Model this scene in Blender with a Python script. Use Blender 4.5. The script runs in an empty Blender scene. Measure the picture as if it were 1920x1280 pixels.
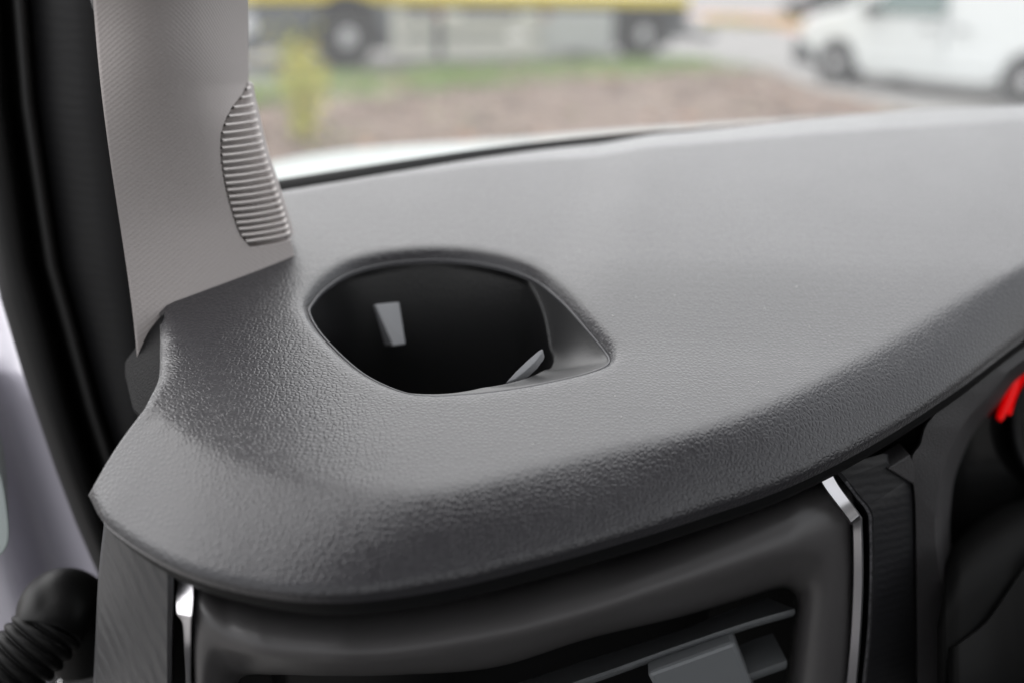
import bpy, bmesh, math, random
import numpy as np
from mathutils import Vector, geometry
random.seed(7)
rng = np.random.default_rng(7)
scene = bpy.context.scene
COL = scene.collection

# ------------------------------------------------------------------ camera
EYE = np.array([0.0, 0.0, 1.45])
FPX = 1900.0
PITCH = math.radians(19.7)
ROLL = math.radians(1.5)
cd = bpy.data.cameras.new("camera")
cam = bpy.data.objects.new("camera", cd)
COL.objects.link(cam)
cam.rotation_mode = 'QUATERNION'
from mathutils import Matrix
CM = (Matrix.Rotation(math.pi/2 - PITCH, 3, 'X') @ Matrix.Rotation(ROLL, 3, 'Z'))
cam.rotation_quaternion = CM.to_quaternion()
cam.location = EYE
cd.sensor_width = 36.0
cd.lens = 36.0*FPX/1920.0
cd.clip_start = 0.01
cd.clip_end = 800.0
cd.dof.use_dof = True
cd.dof.focus_distance = 0.372
cd.dof.aperture_fstop = 3.8
cd.dof.aperture_blades = 7
scene.camera = cam
CMn = np.array(CM)

# ------------------------------------------------------------------ sky and sun (soft, overcast)
SUN_EL, SUN_AZ = math.radians(57), math.radians(-38)   # azimuth measured clockwise from +Y
world = bpy.data.worlds.new("World")
scene.world = world
world.use_nodes = True
nt = world.node_tree
bg = nt.nodes["Background"]
sky = nt.nodes.new("ShaderNodeTexSky")
sky.sky_type = 'NISHITA'
sky.sun_disc = False
sky.sun_elevation = SUN_EL
sky.sun_rotation = SUN_AZ
sky.air_density = 1.0
sky.dust_density = 4.0
sky.ozone_density = 1.0
hs = nt.nodes.new("ShaderNodeHueSaturation")
hs.inputs["Saturation"].default_value = 0.46
nt.links.new(sky.outputs[0], hs.inputs["Color"])
ga = nt.nodes.new("ShaderNodeGamma")       # evens the clear-sky gradient out to an overcast one
ga.inputs[1].default_value = 0.22
nt.links.new(hs.outputs[0], ga.inputs[0])
nt.links.new(ga.outputs[0], bg.inputs[0])
bg.inputs[1].default_value = 0.15
sl = bpy.data.lights.new("sun", 'SUN')
sl.energy = 0.9
sl.angle = math.radians(120)
sl.color = (1.0, 0.985, 0.985)
so = bpy.data.objects.new("sun", sl)
COL.objects.link(so)
sd = Vector((math.sin(SUN_AZ)*math.cos(SUN_EL), math.cos(SUN_AZ)*math.cos(SUN_EL), math.sin(SUN_EL)))
so.rotation_mode = 'QUATERNION'
so.rotation_quaternion = sd.to_track_quat('Z', 'Y')
vs = scene.view_settings
vs.view_transform = 'Standard'
vs.look = 'None'
vs.gamma = 1.0
vs.use_curve_mapping = False
vs.exposure = 2.5
scene.cycles.transparent_max_bounces = 16
scene.cycles.max_bounces = 10

# ------------------------------------------------------------------ geometry helpers
def ray(px, py):
    return CMn @ np.array([(px-960.0)/FPX, (640.0-py)/FPX, -1.0])
def at(px, py, d):
    return EYE + d*ray(px, py)
def ground(px, py, z=0.0):
    r = ray(px, py)
    return EYE + r*((z-EYE[2])/r[2])
def spline(pts, n, closed=False):
    """Catmull-Rom through pts (any dimension), n samples by chord length."""
    p = np.asarray(pts, float)
    m = len(p)
    if closed:
        q = np.vstack([p[-1:], p, p[:2]])
        segs = m
    else:
        q = np.vstack([2*p[0]-p[1], p, 2*p[-1]-p[-2]])
        segs = m-1
    dense = []
    for i in range(segs):
        a, b, c, d = q[i], q[i+1], q[i+2], q[i+3]
        for k in range(24):
            t = k/24.0
            dense.append(0.5*((2*b)+(c-a)*t+(2*a-5*b+4*c-d)*t*t+(3*b-a-3*c+d)*t**3))
    dense.append(q[segs+1] if not closed else p[0])
    dense = np.array(dense)
    s = np.concatenate([[0], np.cumsum(np.linalg.norm(np.diff(dense, axis=0), axis=1))])
    tt = np.linspace(0, s[-1], n, endpoint=not closed)
    return np.stack([np.interp(tt, s, dense[:, k]) for k in range(p.shape[1])], 1)
def pspline(pts, n):
    """Catmull-Rom sampled uniformly by control-point index (keeps matched lists matched)."""
    p = np.asarray(pts, float)
    q = np.vstack([2*p[0]-p[1], p, 2*p[-1]-p[-2]])
    out = []
    for u in np.linspace(0, len(p)-1, n):
        i = min(int(u), len(p)-2)
        t = u-i
        a, b, c, d = q[i], q[i+1], q[i+2], q[i+3]
        out.append(0.5*((2*b)+(c-a)*t+(2*a-5*b+4*c-d)*t*t+(3*b-a-3*c+d)*t**3))
    return np.array(out)
def table(*pairs):
    a = np.array(pairs, float)
    return lambda v: np.interp(v, a[:, 0], a[:, 1])
def curve(*pairs):
    """smooth monotone cubic through (v, value) pairs"""
    a = np.array(pairs, float)
    x, y = a[:, 0], a[:, 1]
    h = np.diff(x); d = np.diff(y)/h
    m = np.zeros(len(x))
    m[1:-1] = np.where(d[:-1]*d[1:] > 0, 2*d[:-1]*d[1:]/np.where(d[:-1]+d[1:] == 0, 1, d[:-1]+d[1:]), 0)
    m[0], m[-1] = d[0], d[-1]
    def f(v):
        v = np.clip(v, x[0], x[-1])
        i = np.clip(np.searchsorted(x, v)-1, 0, len(h)-1)
        t = (v-x[i])/h[i]
        return (y[i]*(1+2*t)*(1-t)**2+m[i]*h[i]*t*(1-t)**2+y[i+1]*t*t*(3-2*t)+m[i+1]*h[i]*t*t*(t-1))
    return f
def sstep(a, b, x):
    t = np.clip((x-a)/(b-a), 0, 1)
    return t*t*(3-2*t)

# ------------------------------------------------------------------ object helpers
def link(name, me, mat, parent=None, smooth=True):
    o = bpy.data.objects.new(name, me)
    COL.objects.link(o)
    for m in (mat if isinstance(mat, (list, tuple)) else [mat]):
        me.materials.append(m)
    if parent is not None:
        o.parent = parent
        o.matrix_parent_inverse = parent.matrix_world.inverted() if parent.matrix_world != Matrix() else Matrix()
    if smooth:
        me.polygons.foreach_set("use_smooth", [True]*len(me.polygons))
    return o
def from_faces(name, v, f, mat, parent=None, smooth=True):
    me = bpy.data.meshes.new(name)
    me.from_pydata([tuple(map(float, p)) for p in v], [], f)
    me.update()
    return link(name, me, mat, parent, smooth)
def from_bm(name, bm, mat, parent=None, smooth=True):
    bmesh.ops.recalc_face_normals(bm, faces=bm.faces)
    me = bpy.data.meshes.new(name)
    bm.to_mesh(me)
    bm.free()
    return link(name, me, mat, parent, smooth)
def sharp(o, deg=35):
    o.data.set_sharp_from_angle(angle=math.radians(deg))
    return o
def loft_data(rows, close_u=False, close_v=False):
    rows = [np.asarray(r, float) for r in rows]
    n, m = len(rows), len(rows[0])
    v = np.vstack(rows)
    f = []
    for i in range(n-1 if not close_v else n):
        for j in range(m-1 if not close_u else m):
            a, b = i, (i+1) % n
            c, d = j, (j+1) % m
            f.append((a*m+c, a*m+d, b*m+d, b*m+c))
    return v, f
def loft(name, rows, mat, parent=None, close_u=False, close_v=False, caps=False, smooth=True):
    v, f = loft_data(rows, close_u, close_v)
    m = len(rows[0])
    if caps:
        f.append(tuple(range(m)))
        f.append(tuple(range((len(rows)-1)*m, len(rows)*m)))
    o = from_faces(name, v, f, mat, parent, smooth)
    fix_normals(o)
    return o
def fix_normals(o):
    bm = bmesh.new()
    bm.from_mesh(o.data)
    bmesh.ops.recalc_face_normals(bm, faces=bm.faces)
    bm.to_mesh(o.data)
    bm.free()
def solid(o, t, off=-1):
    m = o.modifiers.new("thickness", 'SOLIDIFY')
    m.thickness = t
    m.offset = off
    return o
def bevel(o, w, seg=2):
    m = o.modifiers.new("bevel", 'BEVEL')
    m.width = w
    m.segments = seg
    m.limit_method = 'ANGLE'
    m.angle_limit = math.radians(30)
    return o
def tag(o, label=None, cat=None, group=None, kind=None):
    for k, v in (("label", label), ("category", cat), ("group", group), ("kind", kind)):
        if v:
            o[k] = v
    return o
def empty(name, loc=(0, 0, 0), rz=0.0, label=None, cat=None):
    o = bpy.data.objects.new(name, None)
    COL.objects.link(o)
    o.location = tuple(map(float, loc))
    o.rotation_euler = (0, 0, rz)
    o.empty_display_size = 0.05
    tag(o, label, cat)
    return o
def part(name, me_o, parent):
    pass
def box_bm(bm, lo, hi):
    x0, y0, z0 = lo
    x1, y1, z1 = hi
    vs_ = [bm.verts.new(p) for p in ((x0,y0,z0),(x1,y0,z0),(x1,y1,z0),(x0,y1,z0),(x0,y0,z1),(x1,y0,z1),(x1,y1,z1),(x0,y1,z1))]
    for q in ((0,3,2,1),(4,5,6,7),(0,1,5,4),(1,2,6,5),(2,3,7,6),(3,0,4,7)):
        bm.faces.new([vs_[i] for i in q])
def child(name, bm, mat, parent, bev=0.0, seg=2, smooth=True, ang=35):
    """A part whose vertices are in the parent's own coordinates."""
    bmesh.ops.recalc_face_normals(bm, faces=bm.faces)
    me = bpy.data.meshes.new(name)
    bm.to_mesh(me)
    bm.free()
    o = bpy.data.objects.new(name, me)
    COL.objects.link(o)
    me.materials.append(mat)
    o.parent = parent
    if smooth:
        me.polygons.foreach_set("use_smooth", [True]*len(me.polygons))
        me.set_sharp_from_angle(angle=math.radians(ang))
    if bev:
        bevel(o, bev, seg)
    return o
def cbox(name, lo, hi, mat, parent, bev=0.0, seg=2):
    bm = bmesh.new()
    box_bm(bm, lo, hi)
    return child(name, bm, mat, parent, bev, seg)
def prism_bm(bm, poly, y0, y1):
    """poly of (x, z) extruded along local y."""
    a = [bm.verts.new((p[0], y0, p[1])) for p in poly]
    b = [bm.verts.new((p[0], y1, p[1])) for p in poly]
    bm.faces.new(a)
    bm.faces.new(b[::-1])
    n = len(poly)
    for i in range(n):
        j = (i+1) % n
        bm.faces.new((a[i], b[i], b[j], a[j]))
def lathe_bm(bm, prof, c, n=32, axis='y'):
    """prof of (radius, offset along axis) turned about an axis through c."""
    rows = []
    for r, h in prof:
        row = []
        for k in range(n):
            a = 2*math.pi*k/n
            if axis == 'y':
                p = (c[0]+r*math.cos(a), c[1]+h, c[2]+r*math.sin(a))
            else:
                p = (c[0]+r*math.cos(a), c[1]+r*math.sin(a), c[2]+h)
            row.append(bm.verts.new(p))
        rows.append(row)
    for i in range(len(rows)-1):
        for k in range(n):
            bm.faces.new((rows[i][k], rows[i][(k+1) % n], rows[i+1][(k+1) % n], rows[i+1][k]))
    if prof[0][0] > 1e-4:
        bm.faces.new(rows[0])
    if prof[-1][0] > 1e-4:
        bm.faces.new(rows[-1])

# ------------------------------------------------------------------ materials
def mat(name, col, rough=0.5, metal=0.0, spec=0.5, coat=0.0):
    m = bpy.data.materials.new(name)
    m.use_nodes = True
    b = m.node_tree.nodes["Principled BSDF"]
    b.inputs["Base Color"].default_value = (*col, 1)
    b.inputs["Roughness"].default_value = rough
    b.inputs["Metallic"].default_value = metal
    b.inputs["Specular IOR Level"].default_value = spec
    b.inputs["Coat Weight"].default_value = coat
    return m
def N(m, t, **kw):
    n = m.node_tree.nodes.new(t)
    for k, v in kw.items():
        setattr(n, k, v)
    return n
def L(m, a, b):
    m.node_tree.links.new(a, b)
def objco(m, scale=(1, 1, 1), rot=(0, 0, 0)):
    tc = N(m, "ShaderNodeTexCoord")
    mp = N(m, "ShaderNodeMapping")
    mp.inputs["Scale"].default_value = scale
    mp.inputs["Rotation"].default_value = rot
    L(m, tc.outputs["Object"], mp.inputs[0])
    return mp.outputs[0]
def bump_in(m, h, strength, dist):
    b = N(m, "ShaderNodeBump")
    b.inputs["Strength"].default_value = strength
    b.inputs["Distance"].default_value = dist
    L(m, h, b.inputs["Height"])
    bs = m.node_tree.nodes["Principled BSDF"]
    if bs.inputs["Normal"].is_linked:
        L(m, bs.inputs["Normal"].links[0].from_socket, b.inputs["Normal"])
    L(m, b.outputs[0], bs.inputs["Normal"])
def noise(m, co, scale, detail=3, rough=0.5):
    n = N(m, "ShaderNodeTexNoise")
    n.inputs["Scale"].default_value = scale
    n.inputs["Detail"].default_value = detail
    n.inputs["Roughness"].default_value = rough
    L(m, co, n.inputs["Vector"])
    return n
def ramp(m, fac, stops):
    r = N(m, "ShaderNodeValToRGB")
    el = r.color_ramp.elements
    while len(el) < len(stops):
        el.new(0.5)
    for e, (p, c) in zip(el, stops):
        e.position = p
        e.color = (*c, 1)
    L(m, fac, r.inputs[0])
    return r
def colour_noise(m, scale, stops, detail=4):
    co = objco(m)
    n = noise(m, co, scale, detail)
    r = ramp(m, n.outputs["Fac"], stops)
    L(m, r.outputs[0], m.node_tree.nodes["Principled BSDF"].inputs["Base Color"])
    return n
def rough_noise(m, scale, lo, hi):
    n = noise(m, objco(m), scale, 4)
    mr = N(m, "ShaderNodeMapRange")
    mr.inputs["To Min"].default_value = lo
    mr.inputs["To Max"].default_value = hi
    L(m, n.outputs["Fac"], mr.inputs["Value"])
    L(m, mr.outputs[0], m.node_tree.nodes["Principled BSDF"].inputs["Roughness"])

def grained(name, col, rough, scale, strength, dist, spec=0.5):
    m = mat(name, col, rough, spec=spec)
    co = objco(m)
    w = noise(m, co, scale*0.5, 2)
    mx = N(m, "ShaderNodeVectorMath", operation='MULTIPLY_ADD')
    mx.inputs[1].default_value = (0.3/scale,)*3
    L(m, w.outputs["Color"], mx.inputs[0])
    L(m, co, mx.inputs[2])
    v = N(m, "ShaderNodeTexVoronoi")
    v.feature = 'DISTANCE_TO_EDGE'
    v.inputs["Scale"].default_value = scale
    v.inputs["Randomness"].default_value = 0.85
    L(m, mx.outputs[0], v.inputs["Vector"])
    inv = N(m, "ShaderNodeMapRange")
    inv.interpolation_type = 'SMOOTHSTEP'
    inv.inputs["From Max"].default_value = 0.32
    L(m, v.outputs["Distance"], inv.inputs["Value"])
    fine = noise(m, co, scale*4, 3)
    ad = N(m, "ShaderNodeMath", operation='MULTIPLY_ADD')
    ad.inputs[1].default_value = 0.18
    L(m, fine.outputs["Fac"], ad.inputs[0])
    L(m, inv.outputs[0], ad.inputs[2])
    bump_in(m, ad.outputs[0], strength, dist)
    rough_noise(m, 22, rough-0.04, rough+0.05)
    return m
M = {}
M['pad'] = grained('dash_leathergrain', (0.018, 0.0172, 0.0208), 0.33, 580, 0.42, 0.00022, spec=0.85)
_b = M['pad'].node_tree.nodes["Principled BSDF"]
_b.inputs["Sheen Weight"].default_value = 0.75      # added sheen, stands in for sky glare brightening the far pad
_b.inputs["Sheen Roughness"].default_value = 0.25
M['cap'] = grained('end_cap_grain', (0.003, 0.003, 0.0035), 0.55, 620, 0.4, 0.0002, spec=0.1)
M['surround'] = grained('surround_grain', (0.04, 0.038, 0.04), 0.55, 900, 0.4, 0.0003)
M['liner'] = mat('cup_liner_plastic', (0.006, 0.006, 0.0065), 0.34, spec=0.75)
M['shelf'] = M['liner']
_n = noise(M['liner'], objco(M['liner']), 900, 3)
bump_in(M['liner'], _n.outputs["Fac"], 0.25, 0.0004)
M['scoop'] = mat('cup_scoop_satin', (0.032, 0.032, 0.033), 0.4, spec=0.7)
_n = noise(M['scoop'], objco(M['scoop']), 1200, 3)
bump_in(M['scoop'], _n.outputs['Fac'], 0.3, 0.0003)
M['rim'] = mat('rim_plastic', (0.03, 0.03, 0.035), 0.3)
M['grip'] = mat('grip_grey_rubber', (0.34, 0.345, 0.36), 0.5)
M['vent'] = mat('vent_satin_plastic', (0.062, 0.059, 0.060), 0.44, spec=0.6)
rough_noise(M['vent'], 300, 0.38, 0.46)
M['duct'] = mat('duct_black', (0.0015, 0.0015, 0.0015), 0.8)
M['slat'] = mat('slat_plastic', (0.085, 0.09, 0.094), 0.42)
M['knob'] = mat('vent_knob_plastic', (0.15, 0.158, 0.165), 0.36)
M['chrome'] = mat('satin_chrome', (0.66, 0.65, 0.67), 0.3, 1.0)
def brushed(name, col, rot, sc, bs_=.35):
    m = mat(name, col, 0.45)
    co = objco(m, (1, 1, 1), rot)
    w = N(m, "ShaderNodeTexWave")
    w.wave_type = 'BANDS'
    w.bands_direction = 'Z'
    w.inputs["Scale"].default_value = sc
    w.inputs["Distortion"].default_value = 2.5
    w.inputs["Detail"].default_value = 3
    w.inputs["Detail Scale"].default_value = 2
    L(m, co, w.inputs["Vector"])
    st = N(m, "ShaderNodeMapping")
    st.inputs["Scale"].default_value = (60, 60, 1500)
    L(m, co, st.inputs[0])
    n = noise(m, st.outputs[0], 1.0, 3)
    ad = N(m, "ShaderNodeMath", operation='MULTIPLY_ADD')
    ad.inputs[1].default_value = 0.35
    L(m, n.outputs["Fac"], ad.inputs[0])
    L(m, w.outputs["Fac"], ad.inputs[2])
    bump_in(m, ad.outputs[0], bs_, 0.0004)
    return m
M['trim_l'] = brushed('brushed_grey_trim', (0.034, 0.034, 0.036), (0, math.radians(-55), 0), 46, 0.9)
M['trim_r'] = brushed('brushed_black_trim', (0.014, 0.014, 0.016), (0, math.radians(-14), 0), 90, .16)
M['black'] = mat('black_rubber', (0.003, 0.003, 0.003), 0.45, spec=0.2)
M['seal'] = mat('seal_rubber', (0.005, 0.005, 0.005), 0.65, spec=0.22)
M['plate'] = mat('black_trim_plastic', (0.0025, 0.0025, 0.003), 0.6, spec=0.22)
_w = N(M['plate'], "ShaderNodeTexWave"); _w.bands_direction = 'Z'; _w.inputs["Scale"].default_value = 70; _w.inputs["Distortion"].default_value = 3
L(M['plate'], objco(M['plate']), _w.inputs["Vector"]); bump_in(M['plate'], _w.outputs["Fac"], 0.12, 0.0003)
M['cowl'] = mat('cowl_black_plastic', (0.002, 0.002, 0.002), 0.7, spec=0.1)
M['paint'] = mat('silver_white_paint', (0.34, 0.33, 0.375), 0.28, coat=0.5)  # lilac grey puts the bluish shade on white bodywork into the colour
M['bonnet'] = mat('white_paint', (0.27, 0.305, 0.30), 0.5, coat=0.05)
M['headliner'] = mat('headliner_cloth', (0.34, 0.325, 0.32), 0.9)
M['cabin'] = mat('cabin_dark_plastic', (0.03, 0.03, 0.03), 0.7)
# light grey pillar trim with a fine diamond weave pressed in
def weave():
    m = mat('pillar_weave', (0.46, 0.425, 0.415), 0.62, spec=0.35)
    tc = N(m, "ShaderNodeTexCoord")
    sp = N(m, "ShaderNodeSeparateXYZ")
    L(m, tc.outputs["UV"], sp.inputs[0])
    outs = []
    for k_, lam in ((0, 0.0027), (1, 0.0021)):
        k = N(m, "ShaderNodeMath", operation='SINE')
        k2 = N(m, "ShaderNodeMath", operation='MULTIPLY')
        k2.inputs[1].default_value = 2*math.pi/lam
        L(m, sp.outputs[k_], k2.inputs[0])
        L(m, k2.outputs[0], k.inputs[0])
        outs.append(k.outputs[0])
    mu = N(m, "ShaderNodeMath", operation='MULTIPLY')
    L(m, outs[0], mu.inputs[0])
    L(m, outs[1], mu.inputs[1])
    bump_in(m, mu.outputs[0], 0.2, 0.0003)
    return m
M['pillar'] = weave()
M['fin'] = mat('fin_plastic', (0.68, 0.64, 0.62), 0.5)
M['red'] = mat('needle_red_light', (0.5, 0.0, 0.0), 0.4)
_b = M['red'].node_tree.nodes["Principled BSDF"]
_b.inputs["Emission Color"].default_value = (1.0, 0.0015, 0.003, 1)
_b.inputs["Emission Strength"].default_value = 0.075
M['lens'] = mat('cluster_lens', (0.006, 0.006, 0.006), 0.12)
M['water'] = mat('water_drop', (0.9, 0.9, 0.9), 0.03)
M['water'].node_tree.nodes["Principled BSDF"].inputs["Transmission Weight"].default_value = 1.0
M['frit'] = mat('frit_black', (0.004, 0.004, 0.004), 0.35)
def glass(name, dust, tint=(1, 1, 1)):
    m = bpy.data.materials.new(name)
    m.use_nodes = True
    t = m.node_tree
    t.nodes.remove(t.nodes["Principled BSDF"])
    out = t.nodes["Material Output"]
    tr = t.nodes.new("ShaderNodeBsdfTransparent")
    tr.inputs[0].default_value = (*tint, 1)
    gl = t.nodes.new("ShaderNodeBsdfGlossy")
    gl.inputs["Roughness"].default_value = 0.03
    lwf = t.nodes.new("ShaderNodeLayerWeight")
    pw = t.nodes.new("ShaderNodeMath"); pw.operation = 'POWER'; pw.inputs[1].default_value = 5.0
    t.links.new(lwf.outputs["Facing"], pw.inputs[0])
    lw = t.nodes.new("ShaderNodeMath"); lw.operation = 'MULTIPLY_ADD'; lw.inputs[1].default_value = 0.9; lw.inputs[2].default_value = 0.06
    t.links.new(pw.outputs[0], lw.inputs[0])
    mx = t.nodes.new("ShaderNodeMixShader")
    t.links.new(lw.outputs[0], mx.inputs[0])
    t.links.new(tr.outputs[0], mx.inputs[1])
    t.links.new(gl.outputs[0], mx.inputs[2])
    du = t.nodes.new("ShaderNodeBsdfTranslucent")
    du.inputs[0].default_value = (0.9, 0.905, 0.91, 1)
    m2 = t.nodes.new("ShaderNodeMixShader")
    m2.inputs[0].default_value = dust  # dust film share, also standing in for veiling glare and lens haze
    t.links.new(mx.outputs[0], m2.inputs[1])
    t.links.new(du.outputs[0], m2.inputs[2])
    t.links.new(m2.outputs[0], out.inputs[0])
    return m
M['screen'] = glass('dusty_hazed_windscreen_glass', 0.055, (0.955, 0.965, 0.965))

# ------------------------------------------------------------------ GROUND AND SURROUNDINGS
def flat(name, pts, z, m, kind='structure'):
    o = from_faces(name, [(p[0], p[1], z) for p in pts], [tuple(range(len(pts)))], m, None, False)
    if o.data.polygons[0].normal.z < 0:
        o.data.flip_normals()
    tag(o, kind=kind)
    return o
M['asphalt'] = mat('pale_asphalt', (0.2, 0.2, 0.2), 0.9)
colour_noise(M['asphalt'], 1.2, [(0.3, (0.17, 0.167, 0.163)), (0.7, (0.24, 0.232, 0.222))])
M['mulch'] = mat('bark_mulch', (0.16, 0.11, 0.08), 0.95)
_n = colour_noise(M['mulch'], 1.7, [(0.25, (0.07, 0.046, 0.034)), (0.5, (0.14, 0.098, 0.076)), (0.72, (0.22, 0.168, 0.135))], 8)
bump_in(M['mulch'], _n.outputs["Fac"], 0.8, 0.05)
M['turf'] = mat('verge_turf', (0.1, 0.14, 0.05), 0.95)
colour_noise(M['turf'], 2.2, [(0.3, (0.17, 0.14, 0.09)), (0.5, (0.15, 0.17, 0.075)), (0.7, (0.13, 0.21, 0.06))])
M['redpave'] = mat('red_paving', (0.42, 0.2, 0.16), 0.9)
colour_noise(M['redpave'], 2.0, [(0.3, (0.36, 0.19, 0.15)), (0.7, (0.48, 0.26, 0.21))])
big = flat('road', [(-300, -60), (300, -60), (300, 600), (-300, 600)], 0.0, M['asphalt'])
edge_px = [(120, 205), (330, 182), (470, 167), (600, 155), (760, 138), (1000, 126), (1300, 121), (1430, 136), (1540, 176), (1640, 200), (1800, 245), (1960, 280), (2200, 340)]
edge = [ground(*p) for p in edge_px]
near_edge = [(7.5, 3.0), (-9.0, 3.0)]
bed = flat('planting_bed', [(p[0], p[1]) for p in edge] + near_edge, 0.05, M['mulch'])
kr = []
for dz, off in ((0.0, 0.14), (0.062, 0.13), (0.07, 0.12), (0.07, 0.0), (0.05, 0.0)):
    row = []
    for i, p in enumerate(edge):
        a = edge[max(i-1, 0)]; b = edge[min(i+1, len(edge)-1)]
        t = np.array([b[0]-a[0], b[1]-a[1]]); t /= np.linalg.norm(t)
        nrm = np.array([-t[1], t[0]])
        row.append((p[0]+nrm[0]*off, p[1]+nrm[1]*off, dz))
    kr.append(row)
M['concrete'] = mat('kerb_concrete', (0.34, 0.33, 0.31), 0.9)
kerb = loft('kerb', kr, M['concrete'], None, smooth=False)
tag(kerb, kind='structure')
gi = [ground(*p, 0.05) for p in [(100, 240), (330, 215), (470, 205), (600, 192), (760, 178), (1000, 156), (1300, 136), (1470, 128)]]
turf = flat('turf_strip', [(p[0], p[1]) for p in edge[:8]] + [(p[0], p[1]) for p in gi[::-1]], 0.056, M['turf'])
red = flat('red_paving', [(9, 33), (34, 30), (40, 52), (8, 56)], 0.004, M['redpave'])

def attr_mat(name, rough=0.8):
    m = mat(name, (0.2, 0.2, 0.2), rough)
    a = N(m, "ShaderNodeAttribute")
    a.attribute_name = "tone"
    L(m, a.outputs["Color"], m.node_tree.nodes["Principled BSDF"].inputs["Base Color"])
    return m
M['leaf'] = attr_mat('leaf_tones')
def quads_mesh(name, quads, tones, m, parent=None):
    v = np.array(quads, float).reshape(-1, 3)
    f = [(4*i, 4*i+1, 4*i+2, 4*i+3) for i in range(len(quads))]
    o = from_faces(name, v, f, m, parent, False)
    a = o.data.color_attributes.new("tone", 'FLOAT_COLOR', 'POINT')
    c = np.ones((len(v), 4))
    c[:, :3] = np.repeat(np.array(tones), 4, axis=0)
    a.data.foreach_set("color", c.ravel())
    return o
def leafquad(c, l, w, d, up):
    d = np.asarray(d, float); d /= np.linalg.norm(d)
    s = np.cross(d, up); s /= (np.linalg.norm(s)+1e-9)
    c = np.asarray(c, float)
    return [c-d*l/2, c+s*w/2, c+d*l/2, c-s*w/2]
from mathutils.geometry import intersect_point_tri_2d
def inside(poly, x, y):
    r = np.zeros(np.shape(x), bool)
    p = np.asarray(poly)[:, :2]
    j = len(p)-1
    for i in range(len(p)):
        c = ((p[i, 1] > y) != (p[j, 1] > y)) & (x < (p[j, 0]-p[i, 0])*(y-p[i, 1])/(p[j, 1]-p[i, 1]+1e-15)+p[i, 0])
        r ^= c
        j = i
    return r
# leaf litter and wood chips on the bed
q, t = [], []
pal = [(0.34, 0.26, 0.2), (0.2, 0.13, 0.09), (0.45, 0.2, 0.09), (0.40, 0.33, 0.25), (0.13, 0.09, 0.07), (0.3, 0.2, 0.16), (0.5, 0.42, 0.34), (0.22, 0.24, 0.1)]
pb = [.2, .2, .08, .16, .14, .12, .05, .05]
bedpoly = np.array([(p[0], p[1]) for p in edge] + near_edge)
n_ = 0
drift = [(rng.uniform(-6.5, 8), rng.uniform(5.5, 19), rng.choice(8, p=pb), rng.uniform(.12, .4)) for _ in range(520)]
while n_ < 11000:
    dx_, dy_, tone_, wid_ = drift[rng.integers(len(drift))]
    x, y = rng.normal(dx_, wid_), rng.normal(dy_, wid_)
    n_ += 1
    if not inside(bedpoly, np.array(x), np.array(y)):
        continue
    a = rng.uniform(0, 6.28)
    up = np.array([rng.normal(0, .35), rng.normal(0, .35), 1.0])
    s = rng.uniform(0.04, 0.15)
    q.append(leafquad((x, y, 0.065+rng.uniform(0, .03)), s, s*rng.uniform(.3, .7), (math.cos(a), math.sin(a), rng.normal(0, .2)), up))
    b = np.array(pal[tone_ if rng.random() < .75 else rng.choice(8, p=pb)])
    t.append(b*rng.uniform(.6, .95))
lit = quads_mesh('leaf_litter', q, t, M['leaf'])
tag(lit, 'brown and orange leaf litter with pale wood chips over the bed', 'leaf litter', kind='stuff')
# grass blades
q, t = [], []
gp = np.array([(p[0], p[1]) for p in edge[:8]] + [(p[0], p[1]) for p in gi[::-1]])
clump = [(rng.uniform(-7, 5), rng.uniform(10, 21)) for _ in range(120)]
n_ = 0
while n_ < 22000:
    cx, cy = clump[rng.integers(len(clump))] if rng.random() < .8 else (rng.uniform(-7, 6), rng.uniform(10, 21))
    x, y = rng.normal(cx, .35), rng.normal(cy, .3)
    n_ += 1
    if not inside(gp, np.array(x), np.array(y)):
        continue
    h = rng.uniform(.06, .18)
    a = rng.uniform(0, 6.28)
    d = (rng.normal(0, .3), rng.normal(0, .3), 1)
    q.append(leafquad((x, y, .05+h/2), h, .018, d, np.array([math.cos(a), math.sin(a), 0.1])))
    t.append(np.array([(0.18, 0.36, 0.07), (0.26, 0.37, 0.09), (0.3, 0.3, 0.14)][rng.choice(3, p=[.5, .35, .15])])*rng.uniform(.8, 1.2))
gr = quads_mesh('grass', q, t, M['leaf'])
tag(gr, 'patchy green grass along the kerb behind the bark bed', 'grass', kind='stuff')

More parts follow.
